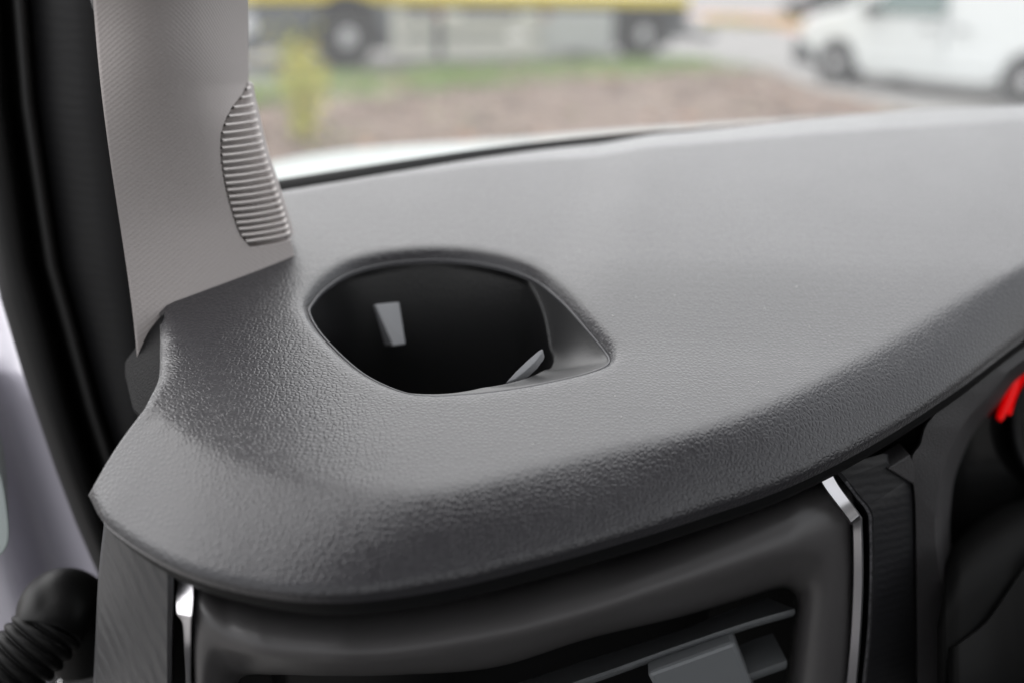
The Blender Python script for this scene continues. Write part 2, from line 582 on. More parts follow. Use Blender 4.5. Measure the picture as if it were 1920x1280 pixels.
# yellow-green shrub in the bed
M['stem'] = mat('stem_bark', (0.12, 0.09, 0.06), 0.9)
def shrub(base, h, w, n, name, label):
    r = empty(name, base, 0, label, 'shrub')
    bm = bmesh.new()
    ends = []
    for k in range(9):
        a = rng.uniform(0, 6.28)
        sp_ = rng.uniform(.1, .5)*w
        e = np.array([math.cos(a)*sp_, math.sin(a)*sp_, h*rng.uniform(.55, 1.0)])
        pts = [np.zeros(3), e*np.array([.35, .35, .45])+rng.normal(0, .02, 3)*[1, 1, 0], e]
        ends.append(pts)
        prev = None
        for j, p in enumerate(pts):
            rad = .009*(1-.35*j)
            ring = [bm.verts.new((p[0]+rad*math.cos(b), p[1]+rad*math.sin(b), p[2])) for b in np.arange(5)*1.2566]
            if prev:
                for i in range(5):
                    bm.faces.new((prev[i], prev[(i+1) % 5], ring[(i+1) % 5], ring[i]))
            prev = ring
    child('stem', bm, M['stem'], r)
    q, t = [], []
    for k in range(n):
        pts = ends[rng.integers(len(ends))]
        u = rng.uniform(.12, 1)
        p = pts[0]*(1-u)**2+2*u*(1-u)*pts[1]+u*u*pts[2]+rng.normal(0, .055, 3)
        p[2] = max(p[2], .03)
        d = rng.normal(0, 1, 3); d[2] *= .5
        s = rng.uniform(.035, .075)
        q.append(leafquad(p, s, s*.5, d, rng.normal(0, 1, 3)))
        t.append(np.array([(0.72, 0.62, 0.10), (0.58, 0.58, 0.12), (0.36, 0.46, 0.10), (0.75, 0.62, 0.2)][rng.choice(4, p=[.35, .3, .25, .1])])*rng.uniform(.85, 1.15))
    fo = quads_mesh('foliage', q, t, M['leaf'], None)
    fo.parent = r
    fo['kind'] = 'stuff'
    return r
b_ = ground(572, 268, 0.05)
shrub(b_, 0.98, 0.78, 1100, 'shrub', 'thin yellow green shrub in the bed in front of the truck wheel')

# ---- tow truck (local x rearwards from the front axle, y away from us, z up)
G1 = ground(655, 132); G2 = ground(1205, 117)
ang = math.atan2(G2[1]-G1[1], G2[0]-G1[0])
T = empty('recovery_truck', (G1[0], G1[1], 0), ang, 'long yellow and grey recovery truck parked along the far kerb', 'truck')
M['yellow'] = mat('yellow_paint', (0.80, 0.62, 0.03), 0.4)
M['darkgrey'] = mat('dark_grey_plastic', (0.05, 0.055, 0.06), 0.6)
M['midgrey'] = mat('mid_grey_plastic', (0.14, 0.15, 0.16), 0.6)
M['cream'] = mat('cream_painted_metal', (0.62, 0.61, 0.55), 0.5)
M['alu'] = mat('dull_aluminium', (0.5, 0.51, 0.5), 0.45)
M['tyre'] = mat('tyre_rubber', (0.028, 0.028, 0.028), 0.8)
M['rimsilver'] = mat('silver_wheel', (0.62, 0.62, 0.63), 0.4)
M['lampglass'] = mat('lamp_lens', (0.8, 0.8, 0.82), 0.15)
M['window'] = mat('tinted_window', (0.10, 0.16, 0.15), 0.08)
M['redlens'] = mat('red_reflector', (0.4, 0.08, 0.05), 0.4)
def wheel(parent, x, y0, w, r, face, nuts=8, name='wheel'):
    """tyre with a dished rim; face is -1 when its outer side looks along -y."""
    bm = bmesh.new()
    e = w*.5
    lathe_bm(bm, [(r*.62, -e), (r*.66, -e*1.02), (r*.9, -e*.98), (r*.985, -e*.7), (r, -e*.4), (r, e*.4), (r*.985, e*.7), (r*.9, e*.98), (r*.62, e)], (x, y0+e, r), 40)
    wh = child(name, bm, M['tyre'], parent)
    bm = bmesh.new()
    f = -1 if face < 0 else 1
    yy = y0+e+f*e*.92
    lathe_bm(bm, [(r*.63, 0), (r*.60, -f*.01), (r*.57, -f*w*.05), (r*.36, -f*w*.10), (r*.31, f*w*.03), (r*.16, f*.03), (0.001, f*.04)], (x, yy, r), 40)
    rim = child('rim', bm, M['rimsilver'], wh)
    for k in range(nuts):
        a = 2*math.pi*k/nuts
        bm = bmesh.new()
        lathe_bm(bm, [(r*.06, -f*w*.12), (r*.06, -f*w*.065), (0.001, -f*w*.06)], (x+r*.44*math.cos(a), yy, r+r*.44*math.sin(a)), 10)
        child('hand_hole', bm, M['tyre'], wh)
    return wh
for x in (0.0, 6.09):
    wheel(T, x, 0.02, .32, .5, -1)
    wheel(T, x, 2.06, .32, .5, 1)
def arch_prism(name, parent, m, x0, x1, z0, z1, wheels, y0, y1, bev=.02):
    """plate x0..x1, z0..z1 with round wheel openings along its bottom edge."""
    poly = [(x0, z0)]
    for cx, cz, rr in wheels:
        for k in range(0, 19):
            a = math.pi-math.pi*k/18
            zz = cz+rr*math.sin(a)
            poly.append((cx+rr*math.cos(a), max(zz, z0)))
    poly += [(x1, z0), (x1, z1), (x0, z1)]
    bm = bmesh.new()
    prism_bm(bm, poly, y0, y1)
    return child(name, bm, m, parent, bev)
cab = arch_prism('cab', T, M['midgrey'], -1.5, .78, .30, 1.0, [(0, .52, .60)], 0.0, 2.35, .04)
up_ = bmesh.new()
prism_bm(up_, [(-1.52, 1.004), (.70, 1.004), (.70, 2.75), (-.9, 2.78), (-1.32, 2.0), (-1.5, 1.75)], 0.01, 2.34)
cu = child('upper_cab', up_, M['yellow'], T, .06, 3)
wb = bmesh.new(); prism_bm(wb, [(-1.2, 1.75), (-.15, 1.75), (-.15, 2.45), (-.9, 2.45)], 0.0, .03)
child('side_window', wb, M['window'], T)
cbox('windscreen', (-1.42, .15, 1.8), (-1.15, 2.2, 2.5), M['window'], T, .02)
cbox('door_step', (-1.1, -.03, .50), (-.64, .02, .72), M['darkgrey'], T, .02)
cbox('door_step', (-1.15, -.03, .33), (-.64, .02, .44), M['darkgrey'], T, .02)
cbox('bumper', (-1.68, -.01, .28), (-1.44, 2.36, .82), M['midgrey'], T, .06, 3)
bm = bmesh.new(); lathe_bm(bm, [(.001, -.04), (.1, -.03), (.13, 0), (.13, .08)], (-1.6, .0, .66), 20); child('headlight', bm, M['lampglass'], T)
bm = bmesh.new(); lathe_bm(bm, [(.001, -.04), (.1, -.03), (.13, 0), (.13, .08)], (-1.6, 2.3, .66), 20); child('headlight', bm, M['lampglass'], T)
for x0, x1, cx in ((.60, .72, 0), (5.35, 5.5, 6.09), (6.68, 6.82, 6.09)):
    cbox('mudguard', (x0, .05, .28), (x1, .5, 1.0), M['darkgrey'], T, .02)
cbox('chassis', (.8, .7, .55), (7.0, 1.65, .85), M['darkgrey'], T, .02)
bd = cbox('bed', (.72, -.02, 1.015), (7.15, 2.38, 1.22), M['yellow'], T, .02)
cbox('headboard', (.78, .1, 1.23), (.86, 2.3, 1.9), M['yellow'], T, .02)
cbox('under_bed_beam', (.75, .06, .93), (6.9, .14, 1.012), M['darkgrey'], T)
# side guard: post, two bars, strut
cbox('guard_post', (.76, -.01, .17), (.98, .05, .98), M['cream'], T, .015)
cbox('guard_bar', (.985, -.02, .55), (3.72, .03, .80), M['cream'], T, .015)
cbox('guard_bar', (.985, -.02, .18), (3.72, .03, .47), M['cream'], T, .015)
cbox('guard_post', (1.55, -.012, .80), (2.05, .03, .93), M['cream'], T, .01)
cbox('guard_post', (3.2, -.012, .80), (3.6, .03, .93), M['cream'], T, .01)
cbox('guard_strut', (1.55, -.05, .18), (1.68, -.021, .92), M['darkgrey'], T, .01)
cbox('marker_lamp', (1.56, -.07, .82), (1.67, -.051, .9), M['redlens'], T)
cbox('marker_lamp', (3.73, -.03, .82), (3.85, -.004, .9), M['redlens'], T)
tb = cbox('tool_box', (3.74, -.005, .20), (5.33, .55, .92), M['alu'], T, .025)
cbox('box_lid', (3.8, -.03, .26), (5.27, -.006, .86), M['alu'], T, .012)
cbox('fuel_tank', (1.2, .25, .35), (3.2, .68, .85), M['darkgrey'], T, .1, 3)
cbox('tail_beam', (6.83, .05, .66), (7.2, 2.3, 1.01), M['darkgrey'], T, .03)
cbox('lift_arm', (7.0, .9, .42), (8.1, 1.4, .6), M['darkgrey'], T, .04)
cbox('lift_fork', (8.0, .3, .36), (8.2, 2.0, .5), M['darkgrey'], T, .04)
cbox('tail_lamp', (7.2, .1, .72), (7.24, .5, .86), M['redlens'], T, .01)

# ---- white panel van
V1 = ground(1560, 157); V2 = ground(1915, 200)
vang = math.atan2(V2[1]-V1[1], V2[0]-V1[0])
V = empty('panel_van', (V1[0], V1[1], 0), vang, 'white panel van with silver wheels parked at the right', 'van')
M['vanwhite'] = mat('van_white_paint', (0.68, 0.71, 0.71), 0.35, coat=0.4)
def van_body():
    prof_top = [(-.80, .42), (-.84, .62), (-.80, .80), (-.72, .95), (-.45, 1.06), (.02, 1.15), (.10, 1.18), (.75, 1.70), (1.0, 1.83), (1.5, 1.88), (3.0, 1.90), (4.0, 1.88), (4.2, 1.8), (4.28, 1.2), (4.28, .40)]
    bot = []
    for cx in (3.2, 0.0):
        for k in range(19):
            a = math.pi*k/18
            bot.append((cx+.37*math.cos(a), max(.31+.37*math.sin(a), .22)))
        if cx > 1:
            bot.append((2.6, .20)); bot.append((.6, .20))
    poly = prof_top+[(4.1, .26)]+bot+[(-.62, .28)]
    bm = bmesh.new()
    prism_bm(bm, poly, 0.0, 1.78)
    for v in bm.verts:
        if v.co.z > 1.1:      # tumblehome above the waist
            k = (v.co.z-1.1)*.16
            v.co.y += k if v.co.y < .9 else -k
    return child('body', bm, M['vanwhite'], V, .055, 4)
van_body()
def side_panel(name, poly, m, y=-.006, th=.02):
    bm = bmesh.new()
    prism_bm(bm, poly, y, y+th)
    for v in bm.verts:
        if v.co.z > 1.1:
            v.co.y += (v.co.z-1.1)*.16
    return child(name, bm, m, V)
dr = side_panel('door', [(.62, .36), (1.85, .36), (1.85, 1.06), (.45, 1.06)], M['vanwhite'], -.008)
side_panel('side_window', [(.50, 1.10), (1.80, 1.10), (1.78, 1.68), (1.05, 1.68)], M['window'], -.006)
side_panel('window_frame', [(.36, 1.085), (1.84, 1.085), (1.84, 1.10), (.38, 1.10)], M['darkgrey'], -.012)
hd = cbox('door_handle', (1.50, -.035, .90), (1.70, -.009, .94), M['midgrey'], V, .008)
hd2 = cbox('door_handle', (2.05, -.035, .90), (2.25, -.002, .94), M['midgrey'], V, .008)
cbox('side_moulding', (.5, -.02, .42), (2.7, .0, .47), M['vanwhite'], V, .01)
bm = bmesh.new(); prism_bm(bm, [(-.86, .24), (-.42, .24), (-.42, .46), (-.60, .60), (-.86, .66), (-.9, .5)], -.012, 1.79); child('front_bumper', bm, M['darkgrey'], V, .04, 3)
cbox('rear_bumper', (4.1, .02, .28), (4.36, 1.76, .52), M['darkgrey'], V, .04, 3)
bm = bmesh.new(); prism_bm(bm, [(-.78, .72), (-.52, .82), (-.40, .98), (-.70, .93)], -.008, .30); child('headlight', bm, M['lampglass'], V, .02)
bm = bmesh.new(); prism_bm(bm, [(-.78, .72), (-.52, .82), (-.40, .98), (-.70, .93)], 1.48, 1.788); child('headlight', bm, M['lampglass'], V, .02)
bm = bmesh.new(); prism_bm(bm, [(.02, 1.19), (.10, 1.225), (.72, 1.72), (.66, 1.70)], .14, 1.64); child('windscreen', bm, M['window'], V)
mr = cbox('wing_mirror', (.55, -.2, 1.06), (.68, -.03, 1.26), M['darkgrey'], V, .03, 3)
for x in (0.0, 3.2):
    wheel(V, x, -.005, .2, .31, -1, 5)
    wheel(V, x, 1.585, .2, .31, 1, 5)
    bm = bmesh.new()
    lathe_bm(bm, [(.366, .01), (.366, .3), (.001, .3)], (x, 0, .31), 32)
    child('wheel_housing', bm, M['darkgrey'], V)
# ---- dark car far behind the van, and a yellow hedge
Dp = ground(1555, 40)
D = empty('parked_car', (Dp[0], Dp[1], 0), math.radians(-8), 'dark grey car parked far off beyond the white van bonnet', 'car')
bm = bmesh.new(); prism_bm(bm, [(-2.0, .3), (-2.05, .7), (-1.2, .92), (-.5, 1.4), (1.0, 1.42), (1.75, .98), (2.1, .9), (2.1, .3)], 0, 1.7); child('body', bm, M['darkgrey'], D, .08, 3)
bm = bmesh.new(); prism_bm(bm, [(-.95, .95), (-.42, 1.33), (.95, 1.35), (1.5, .98)], -.01, .05); child('side_window', bm, M['window'], D)
for x in (-1.3, 1.35):
    wheel(D, x, -.01, .2, .31, -1, 5)
    wheel(D, x, 1.52, .2, .31, 1, 5)
hp = ground(1450, 52)
H = empty('hedge', (hp[0], hp[1], 0), 0.1, 'low yellow leaved hedge far behind the truck tail', 'hedge')
q, t = [], []
for k in range(2600):
    p = np.array([rng.uniform(-2.6, 2.6), rng.uniform(-.3, .3), rng.uniform(.03, .42)])
    p[2] *= (1-.3*abs(p[1])/.3)*(.85+.15*math.sin(p[0]*3))
    s = rng.uniform(.06, .12)
    q.append(leafquad(p, s, s*.5, rng.normal(0, 1, 3), rng.normal(0, 1, 3)))
    t.append(np.array([(0.6, 0.5, 0.1), (0.5, 0.48, 0.12), (0.4, 0.36, 0.1)][rng.integers(3)])*rng.uniform(.8, 1.15))
fo = quads_mesh('foliage', q, t, M['leaf']); fo.parent = H; fo['kind'] = 'stuff'
for k in range(14):
    bm = bmesh.new()
    lathe_bm(bm, [(.02, 0), (.015, .2), (.008, .36)], (-2.5+k*.385, rng.uniform(-.1, .1), 0), 6, 'z')
    child('stem', bm, M['stem'], H)

# ------------------------------------------------------------------ DASHBOARD
Z0, TILT = EYE[2]-0.2233, 0.25
K_px = [(380, 392), (700, 334), (900, 309), (1000, 300), (1150, 291), (1300, 282), (1500, 264), (1700, 250), (1920, 235), (2150, 222), (2500, 206)]
def _plane(px, py):
    r = ray(px, py)
    return EYE + r*((Z0-EYE[2])/(r[2]-TILT*r[1]))
_K = np.array([_plane(*p) for p in K_px])
def S(x, y):
    yk = np.interp(x, _K[:, 0], _K[:, 1])
    z = Z0+TILT*y
    over = np.clip(y-yk, 0, .05)
    z = z-0.16*np.sqrt(over*over+1e-6)*(over > 0)
    # soft fold: the right field stands a little proud of the flat round the cup
    xf = 0.016+0.22*(y-0.40)
    z = z+0.0035*sstep(-.012, .03, x-xf)*sstep(.36, .43, y)
    return z
def onS(px, py, dz=0.0):
    r = ray(px, py)
    lo, hi = .15, 1.2
    for _ in range(50):
        m = .5*(lo+hi)
        p = EYE+r*m
        if p[2] > S(p[0], p[1])+dz:
            lo = m
        else:
            hi = m
    return EYE+r*lo
A_px = [(300, 398), (380, 385), (510, 362), (700, 330), (900, 297), (1100, 272), (1300, 246), (1500, 224), (1700, 208), (1920, 197), (2150, 190), (2500, 181)]
C_px = [(272, 765), (340, 815), (420, 853), (560, 900), (700, 920), (850, 913), (1000, 878), (1150, 840), (1300, 808), (1450, 755), (1600, 680), (1760, 588), (1920, 500), (2080, 418), (2250, 358), (2520, 305)]
L_px = [(166, 928), (205, 987), (330, 1062), (480, 1103), (640, 1113), (830, 1088), (1010, 1045), (1180, 997), (1330, 950), (1490, 893), (1650, 812), (1800, 715), (1950, 605), (2110, 508), (2285, 446), (2560, 390)]
HOLE_px = [(576, 571), (585, 549), (609, 522), (653, 494), (712, 478), (781, 470), (849, 470), (911, 477), (970, 492), (1014, 513), (1056, 547), (1097, 592), (1131, 632), (1146, 656), (1138, 676), (1104, 690), (1056, 702), (987, 716), (918, 726), (870, 730), (815, 733), (763, 728), (712, 709), (671, 685), (626, 645), (592, 606)]
DASH = empty('dashboard', (0.1, .45, 1.3), 0, 'dark grey leather grained dashboard with cup holder, air vent and chrome strips', 'dashboard')
bpy.context.view_layer.update()
NC = 300
Cc = pspline([onS(*p) for p in C_px], NC)
Cc[:, 2] = S(Cc[:, 0], Cc[:, 1])
def on_zrel(px, py, z):
    r = ray(px, py)
    return EYE + r*((z-EYE[2])/r[2])
_Lp = []
for cpx, lpx in zip(C_px, L_px):
    c = onS(*cpx)
    _Lp.append(on_zrel(lpx[0], lpx[1], c[2]-.022))
Lc = pspline(_Lp, NC)
# hole loop, evenly spaced
Hc = spline([onS(*p) for p in HOLE_px], 150, True)
Hxy = Hc[:, :2]
def loop_normals(xy):
    tg = np.roll(xy, -1, 0)-np.roll(xy, 1, 0)
    tg /= np.linalg.norm(tg, axis=1)[:, None]
    nn = np.stack([tg[:, 1], -tg[:, 0]], 1)
    c = xy.mean(0)
    if ((xy-c)*nn).sum() < 0:
        nn = -nn
    return nn
Hn = loop_normals(Hxy)
LIP = .0040
DRP = .0024+.0021*sstep(-.9, .8, Hn[:, 1])     # deeper roll at the windscreen side, nearly flush towards us
rings = [0.0, .0005, .0011, .0018, .0027, LIP]
def lipdrop(d):
    return np.clip(1-d/LIP, 0, 1)**2.0
Ac = spline([onS(*p) for p in A_px], 170)
left_px = [(300, 398), (285, 450), (280, 520), (297, 577), (299, 600), (298, 690), (290, 725), (272, 765)]
Ec = spline([onS(*p) for p in left_px[:3]]+[onS(*p) for p in left_px[3:]], 90)
right = np.linspace(Ac[-1], Cc[-1], 60)[1:-1]
outer = np.vstack([Ec[:-1], Cc[:-1], Cc[-1:], right[::-1], Ac[::-1][:-1]])   # closed plan loop
oxy = outer[:, :2]
verts2, tagz = [], []
for p in oxy:
    verts2.append(p)
n_out = len(oxy)
ring_idx = []
for d in rings:
    xy = Hxy+Hn*d
    s0 = len(verts2)
    for p in xy:
        verts2.append(p)
    ring_idx.append((s0, d))
step = .0032
gx, gy = np.meshgrid(np.arange(-.2, .75, step), np.arange(.2, .75, step))
gx = gx.ravel()+rng.uniform(-.0004, .0004, gx.size); gy = gy.ravel()+rng.uniform(-.0004, .0004, gy.size)
ok = inside(oxy, gx, gy)
bigring = Hxy+Hn*(LIP+.002)
ok &= ~inside(bigring, gx, gy)
gx, gy = gx[ok], gy[ok]
# keep away from the outer loop
dmin = np.full(len(gx), 9.0)
for i in range(0, n_out):
    dmin = np.minimum(dmin, (gx-oxy[i, 0])**2+(gy-oxy[i, 1])**2)
gx, gy = gx[dmin > (.0018)**2], gy[dmin > (.0018)**2]
verts2 += [np.array(p) for p in zip(gx, gy)]
edges = [(i, (i+1) % n_out) for i in range(n_out)]
for s0, d in ring_idx:
    n = len(Hxy)
    edges += [(s0+i, s0+(i+1) % n) for i in range(n)]
res = geometry.delaunay_2d_cdt([Vector(p) for p in verts2], edges, [], 0, 1e-7)
v2 = np.array([tuple(p) for p in res[0]])
tris = [t_ for t_ in res[2] if len(t_) >= 3]
cen = np.array([v2[list(t_)].mean(0) for t_ in tris])
keep = inside(oxy, cen[:, 0], cen[:, 1]) & ~inside(Hxy, cen[:, 0], cen[:, 1])
tris = [t_ for t_, k in zip(tris, keep) if k]
z = S(v2[:, 0], v2[:, 1])
# leather rolls down into the opening
dh = np.full(len(v2), 9.0)
dk = np.zeros(len(v2))
for i in range(len(Hxy)):
    a = Hxy[i]; b = Hxy[(i+1) % len(Hxy)]
    ab = b-a
    tt = np.clip(((v2-a)@ab)/(ab@ab), 0, 1)
    dn_ = np.linalg.norm(v2-(a+tt[:, None]*ab), axis=1)
    dk = np.where(dn_ < dh, DRP[i]*(1-tt)+DRP[(i+1) % len(Hxy)]*tt, dk)
    dh = np.minimum(dh, dn_)
z = z-np.where(dh < LIP, lipdrop(dh)*dk, 0)
# and rounds over along its left end
de = np.full(len(v2), 9.0)
for p in Ec[:, :2]:
    de = np.minimum(de, np.linalg.norm(v2-p, axis=1))
wE = sstep(.002, .03, np.linalg.norm(v2-Cc[0, :2], axis=1))
z = z-.0022*wE*np.clip(1-de/.0055, 0, 1)**2
v3 = np.column_stack([v2, z])
bm = bmesh.new()
bv = [bm.verts.new(p) for p in v3]
for t_ in tris:
    try:
        bm.faces.new([bv[i] for i in t_])
    except ValueError:
        pass
# front roll and underside
fr = []
NR = 9
outn = Lc-Cc
outn[:, 2] = 0
outn /= np.linalg.norm(outn, axis=1)[:, None]
for j in range(NR+1):
    f = j/NR
    p = Cc*(1-f)+Lc*f
    b = .0012*math.sin(math.pi*f)
    p = p+outn*b*.75+np.array([0, 0, b*.7])
    fr.append(p)
UT = np.interp(np.linspace(0, 1, NC), [0, .12, .3, .55, 1], [.45, .7, .95, 1.0, 1.1])[:, None]   # the roll is thinner at the left
zz_ = np.array([0, 0, 1.0])
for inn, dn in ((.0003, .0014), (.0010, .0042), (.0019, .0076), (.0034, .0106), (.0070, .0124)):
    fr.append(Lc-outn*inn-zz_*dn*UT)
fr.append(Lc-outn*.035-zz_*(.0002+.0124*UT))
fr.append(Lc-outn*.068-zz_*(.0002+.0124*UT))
fr.append(Lc-outn*.070-zz_*.25)  # hidden drop wall, added to keep light from leaking in behind
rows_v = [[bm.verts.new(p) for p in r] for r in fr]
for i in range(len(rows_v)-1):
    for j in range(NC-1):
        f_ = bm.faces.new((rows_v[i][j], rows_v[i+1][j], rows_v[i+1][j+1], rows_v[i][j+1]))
        f_.material_index = 1 if i > NR+1 else 0  # underside gets a blacker material, its shade put into the colour
# left end wall below the edge, and the end face of the roll
wallw = .0022*sstep(.002, .03, np.linalg.norm(Ec[:, :2]-Cc[0, :2], axis=1))
wall = [[bm.verts.new(p+np.array([dx, 0, -dz-w_])) for p, w_ in zip(Ec, wallw)] for dx, dz in ((0, 0), (.0008, .002), (.0025, .004), (.003, .03), (.003, .09))]
for i in range(len(wall)-1):
    for j in range(len(Ec)-1):
        bm.faces.new((wall[i][j], wall[i][j+1], wall[i+1][j+1], wall[i+1][j]))
endrow = [r[0] for r in rows_v]
ctr = bm.verts.new(Cc[0]+np.array([.004, .004, -.02]))
for i in range(len(endrow)-1):
    bm.faces.new((endrow[i], endrow[i+1], ctr))
bm.faces.new((endrow[-1], wall[-1][-1], ctr))
bm.faces.new((wall[2][-1], wall[0][-1], ctr))
bm.faces.new((wall[-1][-1], wall[2][-1], ctr))
bmesh.ops.remove_doubles(bm, verts=bm.verts, dist=.0004)
bm.verts.ensure_lookup_table()
# soften the crease
cxy = Cc[::2]
sel = []
for v in bm.verts:
    if v.co.y < .62 and ((Ec-np.array(v.co))**2).sum(1).min() > .004**2:
        d2 = ((cxy-np.array(v.co))**2).sum(1).min()
        if d2 < .0065**2:
            sel.append(v)
for _ in range(2):
    bmesh.ops.smooth_vert(bm, verts=sel, factor=.5, use_axis_x=True, use_axis_y=True, use_axis_z=True)
bmesh.ops.recalc_face_normals(bm, faces=bm.faces)
if max(bm.faces, key=lambda f: f.calc_area()).normal.z < 0:
    pass
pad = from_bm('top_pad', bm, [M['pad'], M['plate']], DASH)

# ---- cup holder: rim line, scooped shelf, round well, two grip tabs
Rc = .0487
cxy0 = np.array([-.0345, .3915])
rimv = np.column_stack([Hxy, S(Hxy[:, 0], Hxy[:, 1])])
def inset(d, dz):
    r = rimv.copy()
    r[:, :2] -= Hn*d
    r[:, 2] -= dz+(DRP-.0046)
    return r
rel = Hxy-cxy0
th = np.arctan2(rel[:, 1], rel[:, 0])
base = inset(.0012, .0046)
rr = np.linalg.norm(base[:, :2]-cxy0, axis=1)
Rth = Rc+.0030*np.clip(np.cos(th), 0, 1)+.0035*np.clip(-np.sin(th), 0, 1)
ext = np.maximum(rr-Rth, 0)
rin = rr-ext
circ = np.column_stack([cxy0[0]+rin*np.cos(th), cxy0[1]+rin*np.sin(th)])
rows = [inset(-.001, .0085), inset(.0002, .0062), inset(.0012, .0047)]
wing = sstep(.0, .004, ext)
for k in range(1, 13):
    t_ = k/12
    p = base.copy()
    p[:, :2] = base[:, :2]*(1-t_)+circ*t_
    dpt = .0014+.32*np.clip(p[:, 1]-.344, 0, .1)          # shelf sinks towards the windscreen side
    p[:, 2] = S(p[:, 0], p[:, 1])-DRP-.0003-(dpt*wing+.0008*(1-wing))*(1-(1-t_)**1.9)
    rows.append(p)
last = rows[-1]
for dr_, dz in ((.0003, .003), (.002, .02), (.003, .045), (.0045, .06), (.006, .066)):
    p = last.copy()
    rl = np.linalg.norm(last[:, :2]-cxy0, axis=1)[:, None]
    p[:, :2] = cxy0+(last[:, :2]-cxy0)*(1-dr_/rl)
    p[:, 2] = last[:, 2]-dz if dz < .03 else (Z0+TILT*cxy0[1])-dz-.008
    rows.append(p)
rows.append(np.tile(np.array([cxy0[0], cxy0[1], Z0+TILT*cxy0[1]-.074]), (len(Hxy), 1)))
CUP = loft('cup_holder', rows, [M['liner'], M['scoop']], DASH, close_u=True)
mi_ = np.zeros(len(CUP.data.polygons), int)
for k_, p_ in enumerate(CUP.data.polygons):
    if all(2 <= v_//len(Hxy) <= 14 for v_ in p_.vertices):
        mi_[k_] = 1
CUP.data.polygons.foreach_set("material_index", mi_)
sharp(CUP, 72)
rrows = [inset(-.0003, .0050), inset(.0001, .0042), inset(.0006, .0040), inset(.0011, .0043), inset(.0013, .0056)]
rim = loft('rim', rrows, M['rim'], CUP, close_u=True)
def on_cyl(px, py, R):
    r = ray(px, py)
    o = EYE[:2]-cxy0
    a = r[0]**2+r[1]**2; b = 2*(o@r[:2]); c = o@o-R*R
    t_ = (-b+math.sqrt(b*b-4*a*c))/(2*a)
    return EYE+r*t_
def slab(name, front, back, m, parent, bev=.0006):
    n = len(front)
    v = list(front)+list(back)
    f = [tuple(range(n)), tuple(range(2*n-1, n-1, -1))]
    for i in range(n):
        j = (i+1) % n
        f.append((i, i+n, j+n, j))
    o = from_faces(name, v, f, m, parent, False)
    fix_normals(o)
    if bev:
        bevel(o, bev, 2)
    return o
tf = [on_cyl(703, 571, .0425), on_cyl(749, 566, .0425), on_cyl(761, 645, .034), on_cyl(737, 649, .034)]
tb_ = []
for p in tf:
    d = p[:2]-cxy0
    tb_.append(np.array([*(cxy0+d/np.linalg.norm(d)*.0448), p[2]-.001]))
tb_[2][2] -= .002; tb_[3][2] -= .002
slab('grip_tab', tf, tb_, M['grip'], CUP)
d0 = [(948, 717), (968, 695), (990, 674), (1010, 657), (1018, 653), (1016, 661), (1004, 677), (985, 695), (966, 710)]
dd = np.linalg.norm(onS(985, 690)-EYE)/np.linalg.norm(ray(985, 690))
gf = [at(*p, dd+.012) for p in d0]
gb = [p+np.array([.0008, .0012, -.0035]) for p in gf]
slab('grip_tab', gf, gb, M['grip'], CUP, .0003)
# ring at the bottom of the cup
bz = Z0+TILT*cxy0[1]-.095

# ---- end cap beside the pillar foot
def prism_px(name, pts, d, th_, m, parent, bev=.001):
    fr_ = [at(px, py, d_) for (px, py), d_ in zip(pts, d if isinstance(d, (list, tuple)) else [d]*len(pts))]
    bk = [p+np.array([0, th_, 0]) for p in fr_]
    return slab(name, fr_, bk, m, parent, bev)
prism_px('end_cap', [(303, 590), (262, 640), (231, 681), (230, 705), (246, 772), (262, 790), (310, 740)], [.400, .405, .408, .404, .388, .38, .375], .03, M['cap'], DASH, .0025)

# ---- fascia under the roll: depth follows the lip in plan
_lp = np.array(L_px, float)
_ly = np.array([p[1] for p in _Lp])
def yF(px):
    return float(np.interp(px, _lp[:, 0], _ly))+.012
def fas(px, py, off):
    r = ray(px, py)
    return EYE+r*((yF(px)+off)/r[1])
def ring_loft(name, loops, offs, m, parent, n=150):
    rows = []
    for lp, of in zip(loops, offs):
        pp = pspline(lp, n)
        rows.append([fas(p[0], p[1], of) for p in pp])
    return loft(name, rows, m, parent)
inner = [(440, 1400), (446, 1330), (452, 1270), (520, 1264), (613, 1266), (748, 1264), (927, 1250), (1100, 1197), (1269, 1157), (1381, 1124), (1462, 1101), (1487, 1110), (1493, 1132), (1485, 1200), (1475, 1280), (1460, 1400)]
edgel = [(378, 1400), (378, 1310), (395, 1215), (455, 1222), (540, 1234), (720, 1236), (927, 1203), (1090, 1160), (1220, 1119), (1335, 1083), (1462, 1042), (1530, 1040), (1552, 1075), (1548, 1180), (1540, 1280), (1528, 1400)]
edgei = [tuple(.82*np.array(a)+.18*np.array(b)) for a, b in zip(edgel, inner)]
crest = [(364, 1400), (364, 1300), (368, 1160), (434, 1180), (510, 1200), (700, 1210), (927, 1177), (1090, 1136), (1210, 1097), (1325, 1058), (1465, 1010), (1572, 980), (1594, 1010), (1595, 1180), (1588, 1280), (1575, 1400)]
outl = [(362, 1400), (362, 1300), (362, 1106), (434, 1125), (524, 1146), (690, 1150), (927, 1114), (1080, 1074), (1184, 1050), (1300, 1008), (1450, 950), (1588, 900), (1600, 960), (1598, 1180), (1592, 1280), (1578, 1400)]
outr = [(362, 1400), (362, 1300), (360, 1060), (434, 1080), (524, 1100), (690, 1105), (927, 1070), (1080, 1030), (1184, 1006), (1300, 965), (1450, 910), (1590, 870), (1602, 950), (1599, 1180), (1593, 1280), (1579, 1400)]
VENT = ring_loft('air_vent', [inner, inner, edgei, edgel, crest, outl, outr], [.05, .010, -.0015, -.004, -.003, .007, .035], M['vent'], DASH)
_m = VENT.modifiers.new("round", 'SUBSURF'); _m.levels = 2; _m.render_levels = 2
